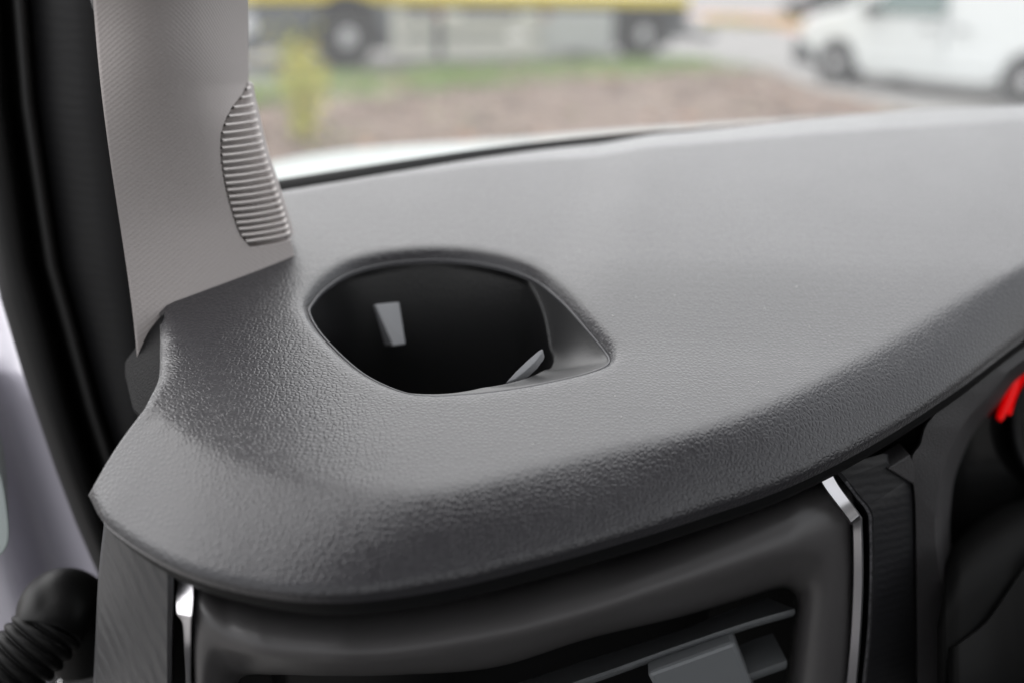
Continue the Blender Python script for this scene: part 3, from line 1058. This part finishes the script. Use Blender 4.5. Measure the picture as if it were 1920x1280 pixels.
# closed dark box behind the vent opening
bk = [fas(p[0], p[1], .064) for p in [(330, 1040), (1640, 860), (1640, 1500), (330, 1500)]]
slab('duct', bk, [p+np.array([0, .02, 0]) for p in bk], M['duct'], VENT, 0)
def blade(name, front, back, offf, offb, th_, m, parent, n=40):
    f_ = pspline(front, n); b_ = pspline(back, n)
    F_ = np.array([fas(p[0], p[1], offf) for p in f_]); B_ = np.array([fas(p[0], p[1], offb) for p in b_])
    dn = np.array([0, 0, -th_])
    mid = (F_+B_)/2
    rows = [B_, mid, F_+(mid-F_)*.06, F_+dn*.35+(F_-mid)*.02, F_+dn*.7, F_+dn+(mid-F_)*.06, mid+dn, B_+dn]
    return sharp(loft(name, rows, m, parent, close_v=True, caps=False), 50)
blade('slat', [(560, 1420), (900, 1334), (1100, 1271), (1269, 1211), (1400, 1167), (1491, 1141)], [(560, 1385), (900, 1300), (1100, 1237), (1269, 1183), (1385, 1138), (1440, 1120)], .013, .034, .0035, M['slat'], VENT)
blade('slat', [(700, 1500), (1000, 1415), (1250, 1322), (1409, 1263), (1476, 1239)], [(700, 1445), (1000, 1360), (1250, 1275), (1388, 1209), (1449, 1186)], .011, .030, .004, M['slat'], VENT)
kf = [fas(*p, .004) for p in [(1213, 1263), (1370, 1206), (1378, 1204), (1413, 1290), (1440, 1360), (1290, 1410)]]
kb = [p+np.array([.002, .018, -.004]) for p in kf]
kn = slab('direction_knob', kf, kb, M['knob'], VENT, .0018)

# ---- chrome strips
def ribbon(name, cols, offs, m, parent, n=60):
    rows = []
    for c, o in zip(cols, offs):
        pp = pspline(c, n)
        oo = o if isinstance(o, (list, tuple)) else [o]*len(c)
        of = np.interp(np.linspace(0, len(c)-1, n), range(len(c)), oo)
        rows.append([fas(p[0], p[1], q_) for p, q_ in zip(pp, of)])
    return loft(name, rows, m, parent)
cr = ribbon('chrome_strip', [
    [(1528, 880), (1545, 913), (1570, 948), (1592, 980), (1597, 992), (1598, 1080), (1594, 1180), (1585, 1280), (1572, 1400)],
    [(1529, 879), (1547, 912), (1573, 947), (1596, 978), (1600, 991), (1601, 1080), (1597, 1180), (1588, 1280), (1575, 1400)],
    [(1554, 878), (1572, 910), (1592, 938), (1611, 966), (1614, 982), (1616, 1080), (1612, 1180), (1604, 1280), (1591, 1400)],
    [(1556, 878), (1574, 910), (1594, 938), (1614, 966), (1617, 982), (1619, 1080), (1615, 1180), (1607, 1280), (1594, 1400)]],
    [[.012, .008, .004, .001, .003, .003, .003, .003, .003], [.003, -.001, -.005, -.008, -.0050, -.0045, -.0045, -.0045, -.0045], [.003, -.001, -.006, -.010, -.0085, -.0078, -.0078, -.0078, -.0078], [.012, .008, .004, .002, .003, .003, .003, .003, .003]], M['chrome'], DASH)
sharp(cr, 30)
cl = ribbon('chrome_strip', [
    [(331, 1040), (331, 1085), (329, 1120), (331, 1150), (342, 1170), (346, 1230), (348, 1280), (349, 1400)],
    [(333, 1040), (333, 1085), (331, 1120), (333, 1150), (344, 1170), (347, 1230), (349, 1280), (350, 1400)],
    [(360, 1050), (361, 1095), (361, 1125), (358, 1155), (357, 1172), (357, 1230), (357, 1280), (357, 1400)],
    [(362, 1050), (363, 1095), (363, 1125), (361, 1155), (359, 1172), (359, 1230), (359, 1280), (359, 1400)]],
    [.012, [.010, .0075, .003, -.0025, -.004, -.004, -.004, -.004], [.008, .005, .0005, -.0055, -.004, -.003, -.003, -.003], .010], M['chrome'], DASH)
sharp(cl, 30)
# ---- trim panels
tr_ = ribbon('trim_panel', [
    [(1560, 880), (1579, 906), (1600, 935), (1619, 962), (1623, 990), (1624, 1080), (1620, 1180), (1610, 1280), (1598, 1400)],
    [(1562, 878), (1583, 904), (1604, 932), (1625, 960), (1629, 990), (1630, 1080), (1626, 1180), (1616, 1280), (1604, 1400)],
    [(1568, 874), (1590, 900), (1612, 928), (1634, 956), (1638, 990), (1638, 1080), (1634, 1180), (1625, 1280), (1613, 1400)],
    [(1655, 850), (1665, 868), (1684, 886), (1705, 905), (1711, 950), (1713, 1080), (1714, 1180), (1714, 1280), (1714, 1400)],
    [(1672, 850), (1682, 868), (1700, 886), (1722, 905), (1726, 950), (1727, 1080), (1727, 1180), (1727, 1280), (1727, 1400)]],
    [.012, .0015, .000, .004, .02], M['trim_r'], DASH)
sharp(tr_, 40)
tl_ = ribbon('trim_panel', [
    [(196, 955), (194, 988), (188, 1040), (183, 1100), (179, 1190), (175, 1280), (170, 1400)],
    [(203, 958), (199, 992), (193, 1040), (188, 1100), (184, 1190), (180, 1280), (175, 1400)],
    [(250, 980), (262, 1035), (262, 1080), (261, 1120), (259, 1190), (257, 1280), (255, 1400)],
    [(312, 1010), (313, 1070), (314, 1090), (314, 1120), (313, 1190), (313, 1280), (313, 1400)],
    [(324, 1010), (325, 1075), (325, 1095), (325, 1130), (322, 1190), (321, 1280), (320, 1400)],
    [(328, 1010), (329, 1075), (329, 1095), (328, 1130), (326, 1190), (325, 1280), (324, 1400)]],
    [.03, .004, .001, .000, .003, .02], M['trim_l'], DASH)
sharp(tl_, 40)
M['dusty'] = mat('dusty_edge', (0.085, 0.083, 0.09), 0.9)
colour_noise(M['dusty'], 900, [(0.35, (0.03, 0.03, 0.033)), (0.65, (0.12, 0.118, 0.125))])
ribbon('trim_edge', [
    [(1584, 903), (1605, 931), (1626, 959), (1630, 990), (1631, 1080), (1627, 1180), (1617, 1280), (1605, 1400)],
    [(1588, 900), (1609, 929), (1631, 957), (1635, 990), (1635, 1080), (1631, 1180), (1622, 1280), (1610, 1400)]],
    [-.0002, -.0008], M['dusty'], DASH)
# dark shell behind strips and panels so no gap shows through
for a, b in (((300, 1000), (420, 1000)), ((1500, 840), (1760, 800))):
    c_ = [fas(a[0], a[1], .022), fas(b[0], b[1], .022), fas(b[0], 1450, .022), fas(a[0], 1450, .022)]
    slab('backing_panel', c_, [p+np.array([0, .01, 0]) for p in c_], M['duct'], DASH, 0)

# ---- instrument cluster surround
sur = ribbon('cluster_surround', [
    [(1945, 600), (1900, 640), (1840, 688), (1795, 728), (1737, 788), (1722, 830), (1707, 852), (1709, 902), (1713, 950), (1715, 1080), (1716, 1200), (1716, 1300), (1716, 1420)],
    [(1947, 602), (1903, 643), (1843, 691), (1798, 731), (1741, 791), (1726, 832), (1711, 856), (1713, 902), (1717, 950), (1719, 1080), (1720, 1200), (1720, 1300), (1720, 1420)],
    [(1975, 625), (1935, 662), (1885, 700), (1850, 740), (1806, 790), (1778, 845), (1763, 890), (1755, 940), (1753, 1000), (1762, 1080), (1776, 1180), (1785, 1280), (1792, 1420)],
    [(1979, 628), (1939, 665), (1889, 704), (1855, 744), (1811, 793), (1784, 847), (1769, 892), (1762, 941), (1760, 1001), (1769, 1081), (1783, 1181), (1791, 1281), (1798, 1420)],
    [(1990, 640), (1952, 676), (1904, 716), (1872, 756), (1830, 803), (1804, 856), (1789, 900), (1783, 946), (1781, 1004), (1787, 1084), (1797, 1184), (1802, 1284), (1808, 1420)]],
    [.012, .002, -.004, .000, .045], M['surround'], DASH, 90)
sharp(sur, 45)
spk = [fas(*p, .0015) for p in [(1665, 878), (1706, 852), (1718, 880), (1714, 908)]]
slab('surround_tip', spk, [p+np.array([0, .012, 0]) for p in spk], M['surround'], DASH, .0005)
clr = []
for o_, pys_ in ((.05, (0, 1)), (.07, (1, 1.02))):
    for k in pys_:
        row = []
        for px in np.linspace(1690, 2540, 44):
            y0_ = float(np.interp(px, _lp[:, 0], _lp[:, 1]))+28
            row.append(fas(px, y0_+(1450-y0_)*k, o_))
        clr.append(row)
clu = sharp(loft('instrument_cluster', clr, M['lens'], DASH), 60)
def dial(cx, cy, rad, off):
    rows = []
    for r_, o_ in ((1.0, 0.0), (1.0, -.006), (.94, -.008), (.90, -.004), (.89, .0)):
        rows.append([fas(cx+rad*r_*math.cos(a), cy+rad*r_*math.sin(a), off+o_) for a in np.linspace(0, 2*math.pi, 64, endpoint=False)])
    return loft('dial_ring', rows, M['plate'], clu, close_u=True)
dial(2045, 800, 150, .046)
for pts in ([(1910, 688), (1917, 690), (1906, 735), (1883, 783), (1876, 790), (1876, 782), (1895, 735)],
            [(1925, 700), (1931, 702), (1919, 742), (1897, 776), (1892, 778), (1896, 768), (1913, 735)],
            [(1895, 680), (1902, 676), (1904, 690), (1898, 694)]):
    f_ = [fas(*p, .040) for p in pts]
    slab('needle_light', f_, [p+np.array([0, .004, 0]) for p in f_], M['red'], clu, 0)
# steering column cowl, low at the right
colr = []
for o_, dy in ((.06, 0), (.02, 14), (-.03, 60), (-.05, 140), (-.05, 420)):
    colr.append([fas(px, py+dy, o_) for px, py in pspline([(1772, 1040), (1800, 1000), (1850, 962), (1920, 930), (2050, 900), (2250, 900)], 40)])
shr = loft('column_cowl', colr, M['cowl'], DASH)
solid(shr, .004)
cv = ribbon('cowl_ridge', [
    [(1795, 1205), (1845, 1165), (1885, 1110), (1920, 1060), (1980, 1000), (2080, 960)],
    [(1795, 1212), (1848, 1171), (1889, 1115), (1925, 1064), (1984, 1005), (2082, 966)],
    [(1795, 1430), (1860, 1430), (1920, 1430), (1980, 1430), (2050, 1430), (2120, 1430)]],
    [-.052, -.056, -.07], M['cowl'], DASH)
solid(cv, .004)

# a few specks of dust lying on the pad
M['dust'] = mat('dust_speck', (0.5, 0.5, 0.48), 0.9)
dv, df = [], []
for k in range(46):
    px, py = rng.uniform(600, 1850), rng.uniform(330, 900)
    p = onS(px, py)
    if inside(Hxy+Hn*.008, np.array(p[0]), np.array(p[1])) or p[1] < np.interp(p[0], Cc[:, 0], Cc[:, 1])+.01:
        continue
    r_ = rng.uniform(.00014, .00034)
    i0 = len(dv)
    dv += [(p[0]-r_, p[1], p[2]+.0001), (p[0]+r_*.3, p[1]-r_*.8, p[2]+.0001), (p[0]+r_, p[1]+r_*.2, p[2]+.0001), (p[0], p[1]+r_*.9, p[2]+.0002), (p[0], p[1], p[2]+.0004)]
    df += [(i0+a, i0+b, i0+4) for a, b in ((0, 1), (1, 2), (2, 3), (3, 0))]
du = from_faces('dust', dv, df, M['dust'], DASH)
du['kind'] = 'stuff'

# ------------------------------------------------------------------ A-PILLAR TRIM
PT = empty('pillar_trim', tuple(map(float, onS(430, 535))), 0, 'light grey woven pillar cover with a ribbed air outlet beside the windscreen', 'pillar trim')
bpy.context.view_layer.update()
_pl = np.polyfit(*np.array([(-260, 165), (-100, 171), (0, 176), (130, 184), (220, 194), (300, 206), (420, 228), (520, 241), (610, 249), (700, 256), (760, 262)], float).T, 4)
def pL(v): return float(np.polyval(_pl, v))
pR = curve((-260, 464), (0, 465), (100, 466), (160, 466), (190, 470), (220, 477), (290, 493), (370, 518), (440, 540), (475, 549), (560, 566), (700, 585), (760, 590))
pV = curve((-260, 460), (100, 462), (168, 462), (185, 455), (205, 438), (225, 426), (245, 418), (262, 414), (290, 414), (340, 420), (380, 429), (420, 441), (445, 451), (462, 464), (475, 474), (560, 500), (760, 520))
dLt = curve((-260, .27), (0, .342), (150, .364), (300, .383), (450, .397), (600, .404), (760, .41))
dRt = curve((-260, .33), (0, .398), (150, .417), (300, .432), (500, .450), (760, .47))
FOOT = [0.0]*21
def foot(u):
    return float(np.interp(u, np.linspace(0, 1, 21), FOOT))
def pil(u, py):
    """outer skin; u 0..1 across the visible face, past 1 the wrap towards the glass."""
    l, r, d0_, d1_ = pL(py), pR(py), dLt(py), dRt(py)
    uu = min(max(u, 0.0), 1.0)
    # across: rounded, the right end turns away
    px = l+(r-l)*(uu if uu < .6 else .6+.4*math.sin((uu-.6)/.4*math.pi/2)*1.0 if False else uu)
    d = d0_+(d1_-d0_)*max(uu, 0)**1.6-.014*max(0.0, math.sin(math.pi*min(max(uu, 0), 1)))**1.2
    e = max(0.0, uu-.62)/.38
    d += foot(max(uu, 0))*sstep(60, 430, py)
    p = at(px, py-4*uu, d)
    p = p+np.array([-.0033*e*e, .013*e*e, 0])
    if u > 1:
        w = u-1
        p = p+np.array([-.0213*w-.040*w*w, .085*w, .0])
    if u < 0:
        p = p+np.array([.010*(-u), .05*(-u)*2, 0])
    return p
_f = []
for u_ in np.linspace(0, 1, 21):
    fpx, fpy = 250+298*u_, 594-112*u_
    q_ = pil(u_, fpy+4*u_)
    n_pl = np.linalg.norm(q_-EYE)/np.linalg.norm(ray(fpx, fpy))
    q2 = onS(fpx, fpy)
    _f.append(np.linalg.norm(q2-EYE)/np.linalg.norm(ray(fpx, fpy))-n_pl)
FOOT = _f
def inward(u, py):
    a = pil(u+.01, py)-pil(u-.01, py)
    b = pil(u, py+4)-pil(u, py-4)
    n = np.cross(a, b)
    n /= np.linalg.norm(n)
    if n@(pil(u, py)-EYE) < 0:
        n = -n
    return n
Y0, Y1 = 170.0, 468.0
def pocket(u, py):
    """depth of the recess behind the ribs at (u, py)"""
    px = pL(py)+(pR(py)-pL(py))*min(u, 1)
    v = pV(py)
    if py < Y0-6 or py > Y1+4:
        return 0.0
    e = sstep(-.8, 2.0, px-v)*sstep(Y0-4, Y0+4, py)*(1-sstep(Y1-3, Y1+1.5, py))
    uv = (v-pL(py))/(pR(py)-pL(py))
    f = np.clip((u-uv)/max(1.0-uv, .02), 0, 1.6)
    return e*(.0078*(1-.74*min(f, 1.0)))
pys = np.concatenate([np.arange(-260, 150, 12), np.arange(150, 182, 1.5), np.arange(182, 455, 3), np.arange(455, 480, 1.0), np.arange(480, 770, 6)])
us_l = np.concatenate([[-.5, -.3, -.15, -.05], np.linspace(0, .93, 40)])
rows = []
uvs = []
for py in pys:
    uv = (pV(py)-pL(py))/(pR(py)-pL(py))
    wpx = 1.0/(pR(py)-pL(py))
    cols = list(np.linspace(-.5, 0, 5)[:-1])+list(np.linspace(0, uv-2.5*wpx, 42))+[uv-1.2*wpx, uv-.6*wpx, uv, uv+.6*wpx, uv+1.2*wpx, uv+2*wpx]
    r0 = cols[-1]
    r1 = max(1.0, r0+.012)
    cols += list(np.linspace(r0, r1, 26)[1:])+[r1+.08, r1+.16, r1+.24, r1+.28, r1+.36, r1+.5]
    row = []
    for u in cols:
        p = pil(u, py)
        k = pocket(u, py)
        if k > 0:
            p = p+inward(u, py)*k
        row.append(p)
    rows.append(np.array(row))
trim = loft('cover', rows, M['pillar'], PT)
uvl = trim.data.uv_layers.new(name="UVMap")
ncol = len(rows[0])
R_ = np.array(rows)
su = np.concatenate([np.zeros((len(rows), 1)), np.cumsum(np.linalg.norm(np.diff(R_, axis=1), axis=2), 1)], 1)
mid = 25
sv = np.concatenate([[0], np.cumsum(np.linalg.norm(np.diff(R_[:, mid], axis=0), axis=1))])
su = su-su[:, 4:5]
li = np.empty(len(trim.data.loops), int)
trim.data.loops.foreach_get("vertex_index", li)
uvl.data.foreach_set("uv", np.column_stack([su.ravel()[li], sv[li//ncol]]).ravel())
# the ribs, each a thin blade following the skin and wrapping to the glass
fy = [177, 192, 208.5, 224, 239.5, 254, 268, 281.5, 295, 308.5, 321.5, 334.5, 347.5, 360, 372.5, 385, 397.3, 409.5, 421.5, 433.3, 445, 456.5]
for y0 in fy:
    uv = (pV(y0)-pL(y0))/(pR(y0)-pL(y0))
    us = list(np.linspace(min(uv+.004, .988), 1.0, 14))+[1.06, 1.12, 1.2, 1.28]
    rows_ = [[], [], [], [], [], []]
    for u in us:
        p = pil(u, y0)
        n = inward(min(max(u, .02), .985), y0) if u <= 1 else np.array([-.75, .0, -.2])
        tdn = np.array([0, 0, 1.0])
        h = .00045
        o_ = p-n*.0007
        rows_[0].append(o_+tdn*h*.55)
        rows_[1].append(p+tdn*h*1.25)
        rows_[2].append(p+n*.0095+tdn*h*1.25)
        rows_[3].append(p+n*.0095-tdn*h*1.25)
        rows_[4].append(p-tdn*h*1.25)
        rows_[5].append(o_-tdn*h*.55)
    loft('rib', rows_, M['fin'], PT, close_v=True)

# ------------------------------------------------------------------ OWN CAR: BODY, BONNET, GLASS, ROOF
CAR = empty('car_body', (-.2, .5, .0), 0, 'white car body around us, door side open, pale bonnet beyond the windscreen', 'car')
bpy.context.view_layer.update()
# frit band and cowl between dash and glass
Ad = table(*[(p[0], (np.linalg.norm(onS(*p)-EYE)/np.linalg.norm(ray(*p)))) for p in A_px])
def Adep(px): return float(Ad(px))
fr_top = [(300, 374), (400, 357), (510, 339), (700, 309), (900, 279), (1050, 262), (1200, 248), (1300, 242), (1500, 226), (1920, 200), (2150, 194)]
rows = []
for dy, dd_ in ((0, .013), (3, .0125), (30, .011), (70, .010)):
    rows.append([at(p[0], p[1]+dy, Adep(p[0])+dd_) for p in spline(fr_top, 60)])
fr_o = loft('frit_band', rows, M['frit'], CAR)
solid(fr_o, .003)
sc = spline(fr_top, 60)
low = np.array([at(p[0], p[1]+55, Adep(p[0])+.036) for p in sc])
xs = low[:, 0]
rows = []
for k in np.linspace(0, 1, 14):
    up = np.array([0, -.52*k+.02*math.sin(math.pi*k), .66*k])
    p = low+up
    p[:, 0] = low[:, 0]+(0.25-low[:, 0])*.12*k
    rows.append(p)
ext_ = []
ws = loft('windscreen', rows, M['screen'], CAR)
# bonnet
bt = [(250, 345), (400, 324), (490, 310), (560, 295), (650, 282), (760, 273), (850, 268), (1000, 259), (1150, 247), (1330, 236), (1500, 226), (1750, 212), (2000, 205)]
bts = spline(bt, 70)
fts = spline(fr_top, 400)
rows = []
def frtop_at(px): return float(np.interp(px, fts[:, 0], fts[:, 1]))
for k, dep in ((0, None), (.12, None), (.45, None), (.8, None), (.94, None), (1.0, None)):
    row = []
    for p in bts:
        y_low = max(frtop_at(p[0])+6, p[1]+4)
        py = y_low*(1-k)+p[1]*k
        row.append(at(p[0], py, .66+.62*k))
    rows.append(row)
rows.append([at(p[0], p[1]+3, 1.36) for p in bts])
rows.append([at(p[0], p[1]+14, 1.40) for p in bts])
rows.append([at(p[0], p[1]+260, 1.44) for p in bts])
rows = [np.array([at(p[0], frtop_at(p[0])+70, .62) for p in bts])]+rows
bo = loft('bonnet', rows, M['bonnet'], CAR)
# door aperture: painted panel
pan_l = table((380, -420), (600, -430), (900, -420), (1400, -380))
rows = []
def panel(px, py):
    d = .52+.00012*(py-560)+.00009*(180-px)
    d += .055*math.exp(-((px-(-60+.33*(py-560)))/60.0)**2)       # a soft channel down its left
    return d
for py in list(np.arange(360, 690, 30))+[694, 700]+list(np.arange(720, 1420, 35)):
    row = []
    for px in np.linspace(-420, 330, 60):
        # fold running down to the right through (0, 690)-(45, 715)
        fold = 690+.55*px
        d = panel(px, py)+.00085*max(0.0, fold-py)
        row.append(at(px, py, d))
    rows.append(row)
dp = loft('door_jamb', rows, M['paint'], CAR)
solid(dp, .003)
hg_px = [(-60, 830), (-20, 850), (2, 890), (13, 945), (18, 1005), (10, 1032), (-8, 1046), (-60, 1050)]
hf = [at(*p, .40) for p in spline(hg_px, 40)]
hb = [p+np.array([-.02, .04, 0]) for p in hf]
hing = slab('door_hinge', hf, hb, M['bonnet'], CAR, .004)
# roof, headliner, sills, rear wall of the cabin, far-side pillar: the shell that shades the dash
def wbox(name, lo, hi, m, parent, bev=.01):
    bm = bmesh.new()
    box_bm(bm, lo, hi)
    o = from_bm(name, bm, m, parent, False)
    if bev:
        bevel(o, bev, 2)
    return o
wbox('roof', (-.30, -1.75, 2.02), (1.35, .10, 2.06), M['bonnet'], CAR, .015)
pb_ = [[pil(u, -255)+np.array([0, .0, 0]) for u in (0, .33, .66, 1.0)]]
pb_[0] += [pb_[0][3]+np.array([-.02, .09, 0]), pb_[0][0]+np.array([-.05, .09, 0])]
mv = np.array([-.13, -.22, .50])
pb_.append([p+mv for p in pb_[0]])
loft('upper_pillar', pb_, M['fin'], CAR, close_u=True, caps=True, smooth=False)
wbox('headliner', (-.28, -1.72, 1.985), (1.33, .08, 2.015), M['headliner'], CAR, .008)
wbox('bulkhead', (-.28, -1.75, .35), (1.33, -1.70, 1.20), M['cabin'], CAR, .01)
wbox('cabin_floor', (-.28, -1.68, .35), (1.33, .9, .40), M['cabin'], CAR, .01)
wbox('firewall', (-.20, .68, .40), (1.33, .72, 1.22), M['cabin'], CAR, .01)
wbox('far_door', (1.33, -1.2, .35), (1.38, .6, 1.25), M['cabin'], CAR, .01)
wbox('rear_side_panel', (-.32, -1.75, .35), (-.28, -.75, 1.2), M['paint'], CAR, .01)

# ------------------------------------------------------------------ DOOR SEAL
SE = empty('door_seal', tuple(map(float, at(120, 700, .46))), 0, 'black rubber door seal running down beside the grey pillar cover', 'door seal')
bpy.context.view_layer.update()
c0 = table((-260, -105), (-150, -95), (0, -80), (200, -60), (400, -32), (558, 0), (710, 46), (880, 104), (985, 144), (1090, 190), (1250, 265), (1400, 330))
c1 = table((-260, -20), (-150, -10), (0, -4), (200, 12), (400, 42), (500, 58), (640, 98), (770, 134), (880, 170), (985, 203), (1090, 240), (1400, 360))
ce = table((-260, 200), (-150, 205), (0, 210), (200, 225), (400, 248), (558, 268), (710, 282), (880, 300), (1090, 330), (1400, 400))
ys = np.arange(-260, 1400, 20)
def colm(f): return [f(y) for y in ys]
def strip(name, cols, m, parent):
    rows = []
    for fx, d in cols:
        rows.append([at(fx(y), y, d(y) if callable(d) else d) for y in ys])
    return loft(name, rows, m, parent)
dd_ = lambda base: (lambda y: base-.00002*(600-y))
bulb = strip('bulb', [(lambda y: c0(y)+14, dd_(.50)), (lambda y: c0(y)+2, dd_(.487)), (lambda y: c0(y), dd_(.478)), (lambda y: c0(y)+5, dd_(.468)), (lambda y: c0(y)+18, dd_(.461)),
                      (lambda y: c0(y)*.5+c1(y)*.5, dd_(.457)), (lambda y: c1(y)-10, dd_(.460)), (lambda y: c1(y)-2, dd_(.466)), (lambda y: c1(y)+4, dd_(.480)), (lambda y: c1(y)+8, dd_(.50))], M['seal'], SE)
lip = strip('lip', [(lambda y: c1(y)+0, dd_(.50)), (lambda y: c1(y)+22, dd_(.478)), (lambda y: c1(y)+32, dd_(.458)), (lambda y: c1(y)+42, dd_(.452)), (lambda y: c1(y)+52, dd_(.456)), (lambda y: c1(y)+58, dd_(.468))], M['seal'], SE)
plate = strip('edge_trim', [(lambda y: c1(y)+50, dd_(.475)), (lambda y: c1(y)+62, dd_(.458)), (lambda y: (c1(y)+62)*.5+ce(y)*.5, dd_(.448)), (lambda y: ce(y), dd_(.445)), (lambda y: ce(y)+15, dd_(.46))], M['plate'], SE)

# ------------------------------------------------------------------ WIRING BOOT
WB = empty('wiring_boot', tuple(map(float, at(120, 1120, .46))), 0, 'black rubber bellows of the door wiring on the pale door jamb', 'wiring boot')
bpy.context.view_layer.update()
def tube(name, path, rad, m, parent, n=36):
    P_ = np.array(path)
    tg = np.gradient(P_, axis=0)
    tg /= np.linalg.norm(tg, axis=1)[:, None]
    rows = []
    a = np.cross(tg[0], [0, 0, 1.0]); a /= np.linalg.norm(a)
    for p, t_, r in zip(P_, tg, rad):
        a = a-t_*(a@t_); a /= np.linalg.norm(a)
        b = np.cross(t_, a)
        rows.append([p+r*(a*math.cos(w)+b*math.sin(w)) for w in np.linspace(0, 2*math.pi, n, endpoint=False)])
    return loft(name, rows, m, parent, close_u=True, caps=True)
def px_path(pts, n):
    s = spline(pts, n)
    return [at(p[0], p[1], p[2]/1000.0) for p in s]
pth = px_path([(165, 1225, 470), (150, 1165, 462), (122, 1136, 448), (106, 1142, 436), (98, 1165, 428), (88, 1190, 424)], 40)
rad = np.interp(np.linspace(0, 1, 40), [0, .3, .55, .8, 1], [.0175, .0178, .0172, .0150, .0138])
tube('grommet', pth, rad, M['black'], WB)
pth = px_path([(100, 1168, 428), (72, 1202, 424), (36, 1240, 420), (-8, 1282, 416), (-60, 1330, 412)], 150)
w = np.linspace(0, 1, 150)
rad = np.interp(w, [0, .5, 1], [.0138, .0142, .0138])+.0020*np.abs(np.sin(w*math.pi*10))**.7-.001
tube('bellows', pth, rad, M['black'], WB)
# wet black sill in the corner below, with a few drops
SI = empty('sill_cover', tuple(map(float, at(120, 1280, .5))), 0, 'wet black plastic sill cover at the bottom left with water drops', 'sill cover')
bpy.context.view_layer.update()
sf = [at(*p, d) for p, d in (((60, 1300), .49), ((172, 1205), .52), ((300, 1180), .53), ((320, 1420), .47), ((40, 1440), .46))]
slab('plate', sf, [p+np.array([0, .006, -.02]) for p in sf], M['plate'], SI, .002)
for px, py, r in ((167, 1232, .0022), (168, 1254, .0024), (150, 1247, .0014), (140, 1262, .0012), (120, 1268, .0016), (158, 1243, .001), (110, 1276, .001)):
    bm = bmesh.new()
    bmesh.ops.create_uvsphere(bm, u_segments=14, v_segments=8, radius=r)
    c = at(px, py, .497 if px > 130 else .49)
    for v in bm.verts:
        v.co = Vector((v.co.x, v.co.y, v.co.z*.6))+Vector(c)
    from_bm('water_drop', bm, M['water'], SI)
